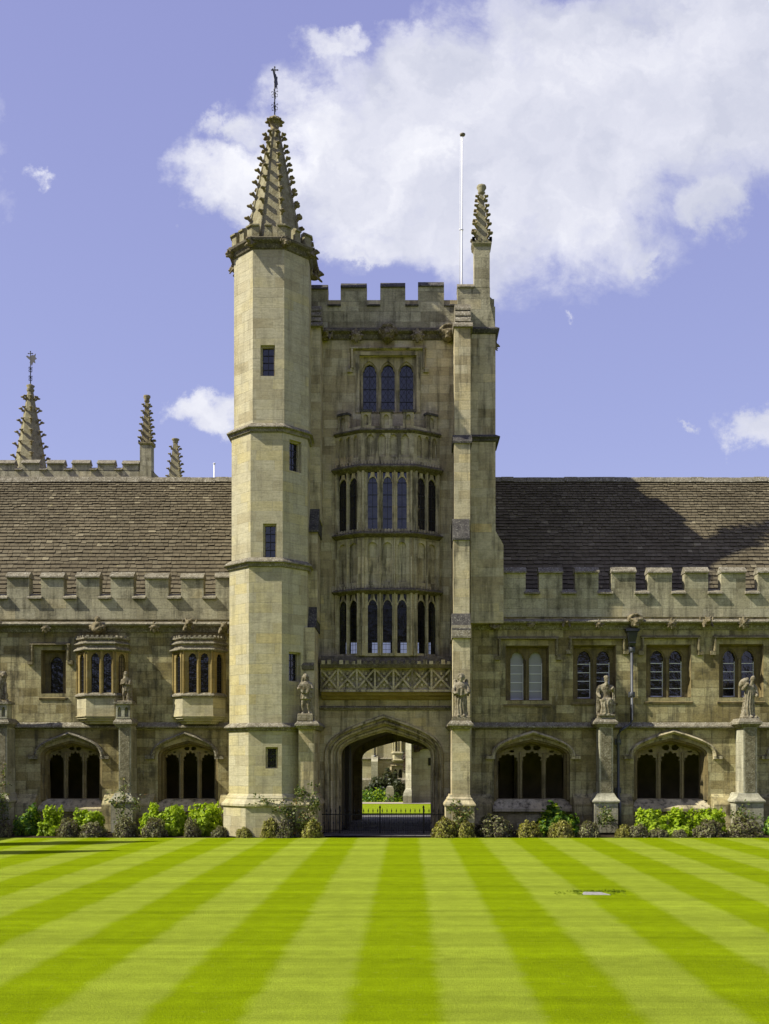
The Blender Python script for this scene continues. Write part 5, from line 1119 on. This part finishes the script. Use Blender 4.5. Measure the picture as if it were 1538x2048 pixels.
# ================================================================== METALWORK
def vane(label, x, y, z0, z1, sc, rz):
    t = thing('weather_vane', label, 'weather vane', (x, y, z0)); h = z1 - z0
    m = MB(); m.tube([(x, y, z0 - 0.1), (x, y, z1 - 0.05)], 0.022 * sc, 6); m.tube([(x - 0.1 * sc, y, z1 - 0.12 * sc), (x + 0.1 * sc, y, z1 - 0.12 * sc)], 0.02 * sc, 5)
    for q in ((-0.1, -0.12), (0.1, -0.12), (0, -0.02)): m.lathe(x + q[0] * sc, y, [(0.005, z1 + q[1] * sc - 0.03 * sc), (0.035 * sc, z1 + q[1] * sc), (0.005, z1 + q[1] * sc + 0.03 * sc)], 6)
    for zz in (z0 + h * 0.18, z0 + h * 0.44):
        for k in range(4):
            a = rz + k * math.pi / 2; ca, sa = math.cos(a), math.sin(a)
            m.tube([(x + ca * r * sc, y + sa * r * sc, zz + q * sc) for r, q in ((0.0, -0.08), (0.09, -0.09), (0.10, 0.0), (0.03, 0.03), (0.05, 0.10), (0.10, 0.12), (0.11, 0.07))], 0.011 * sc, 4)
    m.build('rod', 'iron', t)
    m = MB(); fr = Frame((x, y), (math.cos(rz), math.sin(rz))); zt = z1 - 0.25 * sc
    pts = [(0.0, 0), (0.1, 0.06), (0.2, 0.02), (0.3, 0.09), (0.27, -0.06), (0.36, -0.16), (0.24, -0.2), (0.28, -0.36), (0.14, -0.3), (0.08, -0.46), (0.02, -0.34), (-0.05, -0.3), (0.0, -0.2), (-0.12, -0.1), (-0.25, 0.02), (-0.2, 0.07), (-0.08, 0.0)]
    m.plate(fr, [(a * sc, zt + b * sc) for a, b in pts][::-1], [], -0.012, 0.012); m.build('banner', 'iron', t)
vane('dark iron weather vane on the tip of the tall near spire', sx, sy, Z(233, TCY), Z(133, TCY), 1.0, R(80))
t = thing('flagpole', 'tall white flagpole rising behind the tower battlements', 'flagpole', (X(923, 41), 41, 17.9))
m = MB(); zt = Z(272, 41); m.tube([(X(923, 41), 41, 17.9), (X(923.5, 41), 41, 21), (X(924.5, 41), 41, zt)], [0.040, 0.038, 0.028], 10); m.build('pole', 'white', t)
m = MB(); m.lathe(X(925, 41), 41, [(0.03, zt - 0.02), (0.10, zt + 0.02), (0.11, zt + 0.07), (0.04, zt + 0.11)], 10); m.build('truck', 'ledge', t)
m = MB(); m.tube([(X(921.8, 41) - 0.02, 40.9, zt - 0.1), (X(921, 41) - 0.03, 40.9, zt - 3.6), (X(922, 41) - 0.06, 40.9, 19)], 0.008, 4); m.tube([(X(921, 41) - 0.05, 40.9, zt - 3.62), (X(921, 41) + 0.1, 40.95, zt - 3.6)], 0.03, 5); m.build('halyard', 'white', t)
# rain-water head and down-pipe
Yp = WF - 0.16; xp = X(1264, Yp)
t = thing('drainpipe', 'lead grey rainwater hopper and drainpipe between the right range windows', 'drainpipe', (xp, Yp, 0))
m = MB(); m.loft([[(xp + sx2 * w, Yp + sy2 * w * 0.8, z) for sx2, sy2 in ((-1, -1), (1, -1), (1, 1), (-1, 1))] for w, z in ((0.09, Z(1292, Yp)), (0.13, Z(1286, Yp)), (0.11, Z(1284, Yp)), (0.16, Z(1272, Yp)), (0.18, Z(1265, Yp)), (0.23, Z(1263, Yp)), (0.23, Z(1258, Yp)))]); m.build('hopper', 'hopper', t)
m = MB(); x2p = X(1236, Yp + 0.04); m.tube([(xp, Yp + 0.04, Z(1290, Yp)), (xp, Yp + 0.04, Z(1440, Yp)), (xp - 0.06, Yp, Z(1449, Yp) ), (xp - 0.25, Yp - 0.12, Z(1455, Yp)), (x2p + 0.06, Yp - 0.08, Z(1461, Yp)), (x2p, Yp - 0.04, Z(1470, Yp)), (x2p, Yp + 0.02, Z(1490, Yp)), (x2p, Yp - 0.02, Z(1590, Yp)), (x2p, Yp - 0.3, Z(1606, Yp)), (x2p, Yp - 0.32, 0.05)], 0.052, 8); m.build('pipe', 'pipe', t)
for px, py in ((1264, 1299), (1264, 1389), (1236.5, 1484), (1236.5, 1581)):
    m = MB(); c = X(px, Yp); z = Z(py, Yp); m.box(c - 0.11, c + 0.11, Yp + 0.02, Yp + 0.1, z - 0.10, z + 0.10); m.lathe(c, Yp + 0.03, [(0.075, z - 0.08), (0.085, z - 0.06), (0.085, z + 0.06), (0.075, z + 0.08)], 10); m.build('bracket', 'pipe', t)
# railing across the archway
YF = 37.1; t = thing('iron_railing', 'low black spiked iron railing and gate across the archway', 'railing', (X(770, YF), YF, 0))
xa, xb = X(634, YF), X(886, YF); n = 54; proto = {}
for i in range(n + 1):
    x = xa + (xb - xa) * i / n; tall = i % 2 == 0; zt = 0.80 if tall else 0.64
    if tall not in proto:
        m = MB(); m.box(x - 0.0065, x + 0.0065, YF - 0.0065, YF + 0.0065, 0.0, zt)
        z = zt - 0.06 if tall else 0.33
        m.loft([[(x + a * r, YF + b * r, q) for a, b in ((-1, -1), (1, -1), (1, 1), (-1, 1))] for r, q in ((0.008, z), (0.022, z + 0.03), (0.002, z + (0.13 if tall else 0.11)))])
        proto[tall] = (m.build('baluster', 'iron', t), x)
    else:
        o, xo = proto[tall]; q = o.copy(); COL.objects.link(q); q.location.x = x - xo
m = MB(); m.box(xa, xb, YF - 0.02, YF - 0.0095, 0.64, 0.675); m.box(xa, xb, YF - 0.02, YF - 0.0095, 0.10, 0.13); m.build('rail', 'iron', t)
for q in (0.18, 0.5, 0.845):
    m = MB(); x = xa + (xb - xa) * q; m.box(x - 0.022, x + 0.022, YF - 0.022, YF + 0.03, 0, 0.95 if q < 0.3 else 0.86); m.lathe(x, YF, [(0.02, 0.86), (0.04, 0.9), (0.01, 0.97)], 6); m.build('post', 'iron', t)
# stone cover let into the lawn
YM = CZ * F / (1757 - CY + 29); m = MB(); YM = CZ * F / (1787 - CY)
xa, xb = X(1160, YM), X(1217, YM); m.loft([[(xa + 0.10 + e, YM + 0.20 - e, z), (xa + e, YM - 0.20 + e, z), (xb - e, YM - 0.24 + e, z), (xb - e - 0.10, YM + 0.16 - e, z)] for e, z in ((0, -0.05), (0, 0.004), (0.015, 0.010))])
tag(m.build('cover_slab', 'slab'), 'pale flat stone cover slab let into the striped lawn', 'cover slab')
def tuft(n, r):
    a = r.random(n); side = r.random(n)
    p = np.stack([np.where(side < .6, xa - 0.1 + 1.0 * a, np.where(side < .8, xa - 0.5 * a ** 2, xb + 0.3 * a ** 2)), np.where(side < .6, YM + 0.22 + r.normal(0, .09, n) ** 2 * 3, YM + r.normal(0, .16, n)), r.uniform(0.0, 0.035, n)], 1)
    return p, np.tile([0, -1.0, 0.3], (n, 1))
g = link('grass', leaves('grass_tuft', 420, tuft, 0.018, ['blade'], seed=77)); tag(g, 'longer dark grass round the cover slab in the lawn', 'grass'); g['kind'] = 'stuff'
# ================================================================== GROUND
def sheet(name, mt, x0, x1, y0, y1, z, edge=0.0, nx=1, ny=1, ragged=0.0):
    m = MB(); vs = [(x0 + (x1 - x0) * i / nx, (y0 + (y1 - y0) * j / ny) + (ragged * noise.noise(Vector((i * 0.37, 3, 1))) if j == ny else 0), z) for j in range(ny + 1) for i in range(nx + 1)]
    fs = [(j * (nx + 1) + i, j * (nx + 1) + i + 1, (j + 1) * (nx + 1) + i + 1, (j + 1) * (nx + 1) + i) for j in range(ny) for i in range(nx)]
    return struct(m.add(vs, fs).build(name, mt, fix=False))
sheet('ground', 'soil', -900, 900, -300, 1500, -0.09)
lw = MB(); n = 400; xs = [-60 + 120 * i / n for i in range(n + 1)]
ed = [34.98 + 0.035 * noise.noise(Vector((x * 2.2, 0, 4))) + 0.03 * noise.noise(Vector((x * 7, 2, 4))) for x in xs]
lw.add([(x, -30, 0) for x in xs] + [(x, e, 0.0) for x, e in zip(xs, ed)] + [(x, e + 0.02, -0.07) for x, e in zip(xs, ed)], [(i, i + 1, n + 2 + i, n + 1 + i) for i in range(n)] + [(n + 1 + i, n + 2 + i, 2 * n + 3 + i, 2 * n + 2 + i) for i in range(n)])
struct(lw.build('lawn', 'lawn', fix=False))
sheet('flower_bed', 'soil', -30, 30, 34.7, WF + 0.3, -0.05, nx=2, ny=2)
sheet('paving', 'paving', -2.9, 1.6, 36.0, 50.0, -0.01)
sheet('court_lawn', 'lawn2', -40, 40, 50.0, 130, -0.02)
sheet('court_path', 'path', -40, 40, 63.0, 65.3, 0.0)
# ================================================================== FAR COURT, seen through the archway
YB = 72.0; FB = front(YB); xw = lambda p: X(p, YB); zw = lambda p: Z(p, YB)
H = thing('court_building', 'sunlit honey stone building seen through the archway, with a small oriel', 'building', (xw(770), YB, 0))
m = MB(); hw = [light(xw(a), xw(b), zw(1563), zw(1546), zw(1538)) for a, b in ((787, 794.5), (797, 804.5))]
m.plate(FB, rect(xw(690), xw(813), 0, 9.3), hw, 0, 0.6); m.box(xw(690), xw(813), YB + 0.61, YB + 7, 0, 9.3); m.build('wall', 'turret', H)
for a, b in ((787, 794.5), (797, 804.5)): glazed(H, FB, xw(a), xw(b), zw(1563), zw(1538), 0.2, 2, 4)
win_hood(H, FB, xw(781), xw(811), zw(1529), zw(1540), 0.12, 0.12)
m = MB(); z = zw(1521); m.sweep([(xw(690), YB - 0.001), (xw(813), YB - 0.001)], str_prof(z, 0.2, 0.14)); m.sweep([(xw(690), YB - 0.001), (xw(813), YB - 0.001)], [(0, 0), (0.2, 0), (0.2, zw(1560)), (0, zw(1556))]); m.build('string_course', 'ledge', H)
m = MB(); a, b = xw(743), xw(756); m.box(a, b, YB - 0.6, YB - 0.003, 0, zw(1523)); m.loft([[(x, YB - 0.002, zw(1523)), (x, YB - 0.6, zw(1523)), (x, YB - 0.002, zw(1510))] for x in (a, b)]); m.build('buttress', 'pier', H)
m = MB(); m.tube([(xw(750), YB - 0.1, zw(1514)), (xw(750), YB - 0.1, zw(1440))], 0.06, 6); m.lathe(xw(750), YB - 0.1, [(0.07, zw(1516)), (0.1, zw(1513)), (0.07, zw(1510))], 8); m.build('downpipe', 'pipe', H)
P = [(xw(785), YB - 0.003), (xw(789), YB - 0.5), (xw(803), YB - 0.5), (xw(806), YB - 0.003)]
m = MB(); m.loft([[(x, y, z) for x, y in P] for z in (zw(1519), zw(1506))]); m.sweep(P, [(0, zw(1523)), (0.04, zw(1523)), (0.1, zw(1520)), (0, zw(1519))]); m.sweep(P, [(0, zw(1508)), (0.1, zw(1507)), (0.1, zw(1505)), (0, zw(1504))])
for i in range(3):
    fr = Frame(P[i], (P[i + 1][0] - P[i][0], P[i + 1][1] - P[i][1])); L = (Vector(P[i + 1]) - Vector(P[i])).length
    hs = [rect(L * 0.08, L * 0.44, zw(1503), zw(1470)), rect(L * 0.56, L * 0.92, zw(1503), zw(1470))] if i == 1 else [rect(L * 0.25, L * 0.75, zw(1503), zw(1470))]
    m.plate(fr, rect(0, L, zw(1505), zw(1462)), hs, 0, 0.12); m.fbox(fr, 0.02, L - 0.02, zw(1504), zw(1466), 0.08, 0.1, 1)
m.build('oriel', ('turret', 'glass'), H)
YQ = 64.0; FQ2 = front(YQ); xq = lambda p: X(p, YQ); zq = lambda p: Z(p, YQ)
m = MB(); m.box(xq(822), xq(905), YQ + 1.1, YQ + 6, 0, 8.6); m.box(xq(857), xq(866), YQ + 1.06, YQ + 1.2, zq(1531), zq(1516), 1)
t2 = thing('court_building', 'nearer stone wall through the archway, draped with bare creeper', 'building', (xq(840), YQ, 0)); m.build('wall', ('turret', 'glass'), t2)
m = MB(); m.loft([[(xq(811), YQ + 0.75, z), (xq(822.5), YQ, z), (xq(823), YQ + 1.5, z), (xq(811), YQ + 1.5, z)] for z in (zq(1583), 8.5)]); m.loft([[(xq(a) , YQ - e, z), (xq(823.2), YQ - e, z), (xq(823.2), YQ + 1.5, z), (xq(a), YQ + 1.5, z)] for a, e, z in ((806, 0.3, 0), (806, 0.3, zq(1592)), (808, 0.2, zq(1585)), (811, 0.0, zq(1579)))]); m.build('buttress', 'pier', t2)
def wallplant(n, rng):
    p = np.stack([rng.uniform(xq(808), xq(858), n * 3), rng.uniform(YQ + 0.9, YQ + 1.09, n * 3), rng.uniform(zq(1550), zq(1470), n * 3)], 1)
    k = np.array([noise.noise(Vector(q) * 1.3) + 0.35 * (q[2] - 3) - 0.18 * abs(q[0] - xq(832)) > 0.12 for q in p]); p = p[k][:n]
    return p, np.tile([0, -1.0, 0], (len(p), 1))
o = link('creeper', leaves('creeper', 1500, wallplant, 0.09, ['ivy'], seed=4)); tag(o, 'bare brown creeper spreading over the wall beyond the archway', 'creeper')
def plant(name, label, cat, me, loc, rz=0, sc=1.0, group=None):
    o = link(name, me, None, loc); o.rotation_euler = (0, 0, rz); o.scale = (sc, sc, sc) if not isinstance(sc, tuple) else sc
    return tag(o, label, cat, group)
YS = 68.0
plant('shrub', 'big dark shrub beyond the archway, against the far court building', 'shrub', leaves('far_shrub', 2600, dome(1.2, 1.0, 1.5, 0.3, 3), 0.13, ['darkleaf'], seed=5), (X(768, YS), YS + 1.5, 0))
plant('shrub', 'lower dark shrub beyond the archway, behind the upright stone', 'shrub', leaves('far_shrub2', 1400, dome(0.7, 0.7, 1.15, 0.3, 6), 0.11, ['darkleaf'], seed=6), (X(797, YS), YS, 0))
plant('border_plants', 'bright green low planting beyond the archway, below the dark shrub', 'border plants', leaves('far_border', 1400, dome(2.0, 0.5, 0.75, 0.2, 8), 0.09, ['green', 'lime'], seed=7), (X(740, 66.5), 66.3, 0))
m = MB(); xa, xb = X(771, 66), X(788, 66); m.loft([[(xa + e, 66 + e * 0.5, z), (xb - e, 66 + e * 0.5, z), (xb - e, 66.35 - e * 0.5, z), (xa + e, 66.35 - e * 0.5, z)] for e, z in ((0, 0), (0.02, 0.75), (0.07, 0.92), (0.17, 0.97))])
tag(m.build('standing_stone', 'pier'), 'small rounded upright stone on the court lawn beyond the archway', 'stone')
# ================================================================== SKYLINE BEHIND THE LEFT ROOF
YR = 75.0; FR_ = front(YR); xr_ = lambda p: X(p, YR); zr = lambda p: Z(p, YR)
RT = thing('rear_tower', 'battlemented tower standing behind the left roof ridge', 'tower', (xr_(140), YR, 0))
m = MB(); m.box(xr_(-80), xr_(306), YR, YR + 9, 0, zr(942)); m.loft([[(xr_(306), y, zr(958)), (xr_(321), y, zr(962)), (xr_(319), y, zr(955)), (xr_(308), y, zr(945)), (xr_(306), y, zr(945))] for y in (YR, YR + 1)]); m.build('wall', 'parapet', RT)
m = MB(); ml = [(-80, -50), (-30, -10 + 6), (-20 + 15, 30.6), (45, 79.6), (95, 129.5), (145, 180), (195, 230), (245.6, 279)]; ml = ml[2:]
m.fbox(FR_, xr_(-80), xr_(306), zr(960), zr(941), -0.08, 0.42)
for (a, b), (c, d) in zip(ml, ml[1:]): crenel_sill(m, FR_, xr_(b), xr_(c), zr(934), -0.08, 0.4, 0.26, 0.16)
m.sweep([(xr_(-80), YR - 0.08), (xr_(306), YR - 0.08)], str_prof(zr(961), 0.25, 0.2), mi=1)
rp = m.build('parapet', ('parapet', 'ledge'), RT)
for a, b in ml: merlon(rp, FR_, xr_(a), xr_(b), zr(942), zr(919), -0.08, 0.42, 0.34, 0.14, 0.1, ('parapet', 'ledge'))
pw2 = X(304, YR - 0.2) - X(281, YR - 0.2); cxp = X(292.5, YR); m = MB(); m.box(cxp - pw2 / 2, cxp + pw2 / 2, YR - 0.2, YR - 0.2 + pw2, zr(962), zr(886)); m.build('pinnacle', 'parapet', RT)
pt = pinnacle_top(RT, cxp, YR - 0.2 + pw2 / 2, pw2, zr(889), zr(788), 5, 1.0, 'crocket'); pin_crockets(pt, cxp, YR - 0.2 + pw2 / 2, pw2, zr(889), zr(788), 6, 1.6)
cs, ys = X(61, 78), 78.0; zb2, za2 = Z(950, ys), Z(783, ys)
m = MB(); m.loft([[(cs + r * math.cos(R(22.5 + 45 * k)), ys + r * math.sin(R(22.5 + 45 * k)), z) for k in range(8)] for r, z in ((1.22, zb2), (0.2, za2))]); m.lathe(cs, ys, [(0.18, za2 - 0.1), (0.3, za2 + 0.1), (0.2, za2 + 0.22), (0.32, za2 + 0.4), (0.05, za2 + 0.55)], 8)
st = m.build('spire', 'spire', RT); crockets(st, cs, ys, zb2 + 0.9, za2, 1.08, 0.26, 6, 8, 1.7, 1.5, R(22.5))
vane('dark iron weather vane on the small spire above the left roof', cs, ys, za2 + 0.5, Z(702, ys), 1.55, R(-20))
ye = 86.0; cx2 = X(351, ye); w = 1.0; zb3, za3 = Z(985, ye), Z(878, ye)
t = thing('pinnacle', 'slim crocketed stone pinnacle rising behind the left roof ridge', 'pinnacle', (cx2, ye, 0))
m = MB(); m.box(cx2 - 0.5, cx2 + 0.5, ye - 0.5, ye + 0.5, 0, zb3); m.loft([[(cx2 + r * math.cos(math.pi / 4 + k * math.pi / 2), ye + r * math.sin(math.pi / 4 + k * math.pi / 2), z) for k in range(4)] for r, z in ((0.80, zb3), (0.20, za3 - 0.3))]); m.lathe(cx2, ye, [(0.16, za3 - 0.35), (0.24, za3 - 0.25), (0.2, za3 - 0.15), (0.32, za3 - 0.08), (0.3, za3), (0.1, za3 + 0.03)], 8)
s2 = m.build('spirelet', 'spire', t); crockets(s2, cx2, ye, zb3 + 0.3, za3 - 0.4, 0.70, 0.26, 6, 4, 1.6, 1.4, math.pi / 4, False)
yg = 60.0; m = MB(); m.tube([(X(428.5, yg), yg, 0), (X(428.5, yg), yg, Z(929, yg))], 0.042, 8); t = thing('flagpole', 'thin white pole tip showing above the left roof ridge', 'flagpole', (X(428.5, yg), yg, 0)); m.build('pole', 'white', t)
m = MB(); m.lathe(X(428.5, yg), yg, [(0.03, Z(929, yg)), (0.09, Z(927.5, yg)), (0.03, Z(925.5, yg))], 8); m.build('truck', 'white', t)
# ================================================================== PLANTS IN THE BED
pc = 36.1
hb = [leaves('hebe_%d' % i, 3400, dome(0.5, 0.5, 0.62, 0.17, i + 1, 0.45), 0.042, ['hebe'], seed=20 + i) for i in range(4)]
hy = [leaves('hebe_y_%d' % i, 3400, dome(0.5, 0.5, 0.62, 0.18, i + 11, 0.45), 0.046, ['hebe2'], seed=30 + i) for i in range(3)]
lm = [leaves('lime_%d' % i, 3000, dome(0.55, 0.5, 0.95, 0.30, i + 21, 0.55), 0.09, ['lime'], seed=40 + i) for i in range(4)]
gn = [leaves('green_%d' % i, 3000, dome(0.55, 0.5, 0.95, 0.30, i + 31, 0.55), 0.09, ['green', 'lime'], seed=50 + i) for i in range(2)]
def bed(kind, px0, px1, ptop, label, Yb, grp):
    src, base_w, base_h = {'hebe': (hb, 0.5, 0.62), 'hebey': (hy, 0.5, 0.62), 'lime': (lm, 0.55, 0.95), 'green': (gn, 0.55, 0.95)}[kind]
    w = (px1 - px0) * Yb / F / 2; h = (Z(ptop, Yb) + 0.05) * (0.93 if kind == 'lime' else 1.0); i = int(px0 * 7) % len(src)
    nm = 'shrub'
    o = plant(nm, label, 'shrub', src[i], (X((px0 + px1) / 2, Yb), Yb, -0.05), (px0 * 1.7) % 6.28, (w / base_w / (0.96 if kind in ('lime', 'green') else 1.04), min(1.2, w / base_w), h / base_h / 1.05), grp)
    return o
HG, LG = 'rounded dwarf shrubs in the bed', 'leafy shrubs in the bed'
for k in [
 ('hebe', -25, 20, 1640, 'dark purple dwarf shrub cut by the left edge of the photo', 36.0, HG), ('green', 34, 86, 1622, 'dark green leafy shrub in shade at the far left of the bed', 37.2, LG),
 ('lime', 80, 128, 1619, 'bright lime shrub behind the purple dwarf shrub under the first left cloister window', 36.9, LG), ('hebe', 113, 160, 1636, 'purple dwarf shrub between the two lime shrubs under the first left cloister window', 36.0, HG),
 ('lime', 147, 212, 1618, 'wide lime shrub just left of the pier with the hooded statue', 36.9, LG), ('hebe', 160, 213, 1643, 'purple dwarf shrub in front of the wide lime shrub left of the pier', 35.95, HG),
 ('hebe', 227, 276, 1634, 'purple dwarf shrub at the foot of the pier with the hooded statue', 36.1, HG), ('lime', 284, 330, 1615, 'upright lime shrub right of the pier with the hooded statue', 37.0, LG),
 ('lime', 318, 376, 1612, 'broad lime shrub under the second left cloister window', 36.8, LG), ('hebe', 284, 333, 1634, 'purple dwarf shrub in front of the upright lime shrub by the pier', 36.0, HG),
 ('lime', 374, 446, 1607, 'tallest lime shrub, just left of the turret plinth', 36.9, LG), ('hebe', 367, 399, 1637, 'small purple shrub between two lime shrubs near the turret', 36.05, HG),
 ('hebe', 424, 457, 1651, 'tiny purple shrub against the left side of the turret plinth', 35.9, HG), ('hebey', 473, 505, 1654, 'tiny shrub alone in front of the turret plinth', 35.08, HG),
 ('hebey', 523, 560, 1637, 'left one of the two shrubs touching in front of the turret plinth', 35.06, HG), ('hebe', 550, 588, 1640, 'right one of the two shrubs touching in front of the turret plinth', 35.05, HG),
 ('hebey', 601, 647, 1639, 'yellow green rounded shrub at the left foot of the archway', 35.2, HG), ('hebey', 863, 918, 1635, 'yellow green rounded shrub at the right foot of the archway', 35.3, HG),
 ('hebey', 911, 950, 1640, 'smaller yellow green shrub under the creeper clad buttress plinth', 35.25, HG), ('hebe', 949, 1024, 1629, 'largest rounded purple green shrub, right of the archway buttress', 35.9, HG),
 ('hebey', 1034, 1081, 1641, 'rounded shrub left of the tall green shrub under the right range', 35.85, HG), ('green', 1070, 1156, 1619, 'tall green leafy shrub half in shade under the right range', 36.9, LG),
 ('hebey', 1099, 1150, 1642, 'yellowish rounded shrub in front of the tall green shrub', 35.8, HG), ('hebe', 1156, 1200, 1641, 'rounded shrub just left of the pier with the seated statue', 35.85, HG),
 ('hebey', 1233, 1263, 1650, 'small shrub just right of the pier with the seated statue', 35.8, HG), ('hebe', 1253, 1298, 1648, 'purple shrub left of the small lime shrub, right range', 35.8, HG),
 ('lime', 1270, 1333, 1618, 'open lime shrub with upright shoots under the right cloister window', 36.9, LG), ('hebe', 1298, 1337, 1657, 'low purple shrub in front of the open lime shrub', 35.75, HG),
 ('lime', 1328, 1390, 1623, 'middle lime shrub of three under the right cloister window', 36.7, LG), ('lime', 1386, 1451, 1617, 'lime shrub left of the far right pier', 36.9, LG),
 ('hebe', 1345, 1375, 1658, 'little purple shrub in front of the middle lime shrub', 35.8, HG), ('hebe', 1388, 1447, 1638, 'large purple shrub in front of the lime shrub by the far right pier', 35.85, HG),
 ('hebe', 1454, 1526, 1637, 'broad purple shrub at the foot of the far right pier', 35.9, HG), ('green', 1530, 1580, 1625, 'green shrub at the right edge of the photo', 36.9, LG)]: bed(*k)
# climbing roses: thin stems with sparse leaf sprays
def rose(label, stems, nl, loc, seed, spread=0.16, size=0.05, cat='climbing rose'):
    t = thing('climbing_rose', label, cat, loc, 'climbing roses on the piers'); rng = np.random.default_rng(seed)
    m = MB(); pts = []
    for s in stems:
        P = [Vector(p) for p in s]; Q = []
        for a, b in zip(P, P[1:]):
            for k in range(5): Q.append(a.lerp(b, k / 5) + Vector(rng.normal(0, 0.02, 3)))
        Q.append(P[-1]); m.tube(Q, 0.009, 4); pts += [q for q in Q if q.z > 0.3]
    m.build('stems', 'stem', t)
    def smp(n, r):
        c = np.array([pts[i] for i in r.integers(0, len(pts), n // 6)]); c = np.repeat(c, 6, 0) + np.repeat(r.normal(0, spread * 0.6, (len(c), 3)), 6, 0)
        p = c + r.normal(0, spread * 0.4, c.shape); nn = r.normal(0, 0.6, p.shape) + np.array([-0.3, -0.8, 0.5]); return p - np.array(loc), nn / np.linalg.norm(nn, axis=1)[:, None]
    link('foliage', leaves('rose_leaves', nl, smp, size, ['rose'], seed=seed), t)
def P3(px, py, Y): return (X(px, Y), Y, Z(py, Y))
rose('climbing rose trained up the pier with the hooded statue', [[P3(250, 1665, 37.0), P3(246, 1620, 37.1), P3(250, 1590, 37.3), P3(247, 1557, 37.4)], [P3(246, 1650, 37.0), P3(232, 1610, 37.1), P3(224, 1600, 37.1)], [P3(252, 1640, 37.0), P3(268, 1606, 37.1), P3(276, 1602, 37.1)]], 400, P3(250, 1668, 37.0), 3)
rose('climbing rose spreading along the turret plinth beside the archway', [[P3(592, 1668, 35.20), P3(585, 1625, 35.22), P3(600, 1590, 35.30), P3(600, 1577, 35.38)], [P3(595, 1665, 35.20), P3(620, 1605, 35.22), P3(632, 1580, 35.38)], [P3(588, 1640, 35.22), P3(560, 1600, 35.1), P3(515, 1603, 35.05)], [P3(570, 1620, 35.2), P3(550, 1625, 35.05)], [P3(600, 1650, 35.22), P3(625, 1630, 35.22), P3(634, 1602, 35.22)]], 900, P3(592, 1668, 35.20), 5, 0.15)
rose('leafy climber covering the plinth of the buttress right of the archway', [[P3(920, 1665, 35.42), P3(915, 1630, 35.40), P3(905, 1612, 35.38)], [P3(922, 1665, 35.42), P3(930, 1630, 35.40), P3(940, 1615, 35.38)], [P3(925, 1640, 35.40), P3(912, 1610, 35.38)]], 400, P3(920, 1668, 35.42), 6, 0.15)
rose('bushy climbing rose at the foot of the pier with the seated statue', [[P3(1215, 1668, 37.2), P3(1210, 1640, 37.1), P3(1215, 1622, 37.2)], [P3(1220, 1668, 37.2), P3(1228, 1645, 37.1)], [P3(1205, 1660, 37.1), P3(1202, 1640, 37.1)]], 380, P3(1215, 1668, 37.2), 8)
rose('climbing rose at the foot of the far right pier', [[P3(1495, 1668, 37.0), P3(1490, 1635, 37.0), P3(1492, 1614, 37.0)], [P3(1500, 1668, 37.0), P3(1512, 1632, 37.0)], [P3(1490, 1650, 37.0), P3(1474, 1628, 37.0)]], 380, P3(1495, 1668, 37.0), 9)
rose('dark climbing rose on the pier cut by the left edge', [[P3(8, 1665, 37.0), P3(4, 1620, 37.1), P3(6, 1580, 37.3), P3(5, 1530, 37.4)], [P3(8, 1640, 37.0), P3(12, 1590, 37.1)]], 400, P3(8, 1668, 37.0), 10)

# ================================================================== THE REST OF THE QUADRANGLE (beside and behind the camera: it shades, bounces and is mirrored in the panes)
def far_range(label, poly, zp, ridge, stacks):
    (ax, ay), (bx, by) = poly; fr = Frame((ax, ay), (bx - ax, by - ay)); L = math.hypot(bx - ax, by - ay)
    t = thing('quad_range', label, 'building', (ax, ay, 0)); m = MB()
    hs = [light(u, u + 1.6, 1.1, 2.6, 3.2) for u in [2 + 4.35 * k for k in range(int((L - 4) / 4.35))]] + [rect(u + 0.2, u + 1.5, 5.0, 6.6) for u in [2 + 4.35 * k for k in range(int((L - 4) / 4.35))]]
    m.plate(fr, rect(0, L, 0, zp), hs, 0, 0.5); m.fbox(fr, 0, L, 0.1, zp - 0.5, 1.5, 2.0); m.build('wall', 'wing', t)
    m = MB(); m.loft([[fr(u, z, d) for d, z in ((0.8, zp - 0.8), (6.0, ridge), (11.0, zp - 0.8))] for u in (0, L)]); m.build('roof', 'roof', t)
    for u, d, w, z in stacks:
        m = MB(); m.fbox(fr, u - w, u + w, zp - 1, z - 2.5, d - w, d + w); c = Vector(fr(u, 0, d)); m.loft([[(c.x + r * x, c.y + r * y, q) for x, y in ((-1, -1), (1, -1), (1, 1), (-1, 1))] for r, q in ((w * 1.2, z - 2.5), (w * 1.2, z - 2.2), (0.12, z))]); m.build('pinnacle', 'parapet', t)
far_range('plain range closing the quadrangle out of frame on the left, with two tall pinnacles', [(-21.5, -8), (-21.5, 38.0)], 8.6, 13.2, [(36.3, 5.0, 0.55, 18.4), (32.9, 5.2, 0.45, 18.2)])
far_range('plain range closing the quadrangle out of frame behind the viewer', [(24, -7), (-21, -7)], 8.6, 13.5, [])
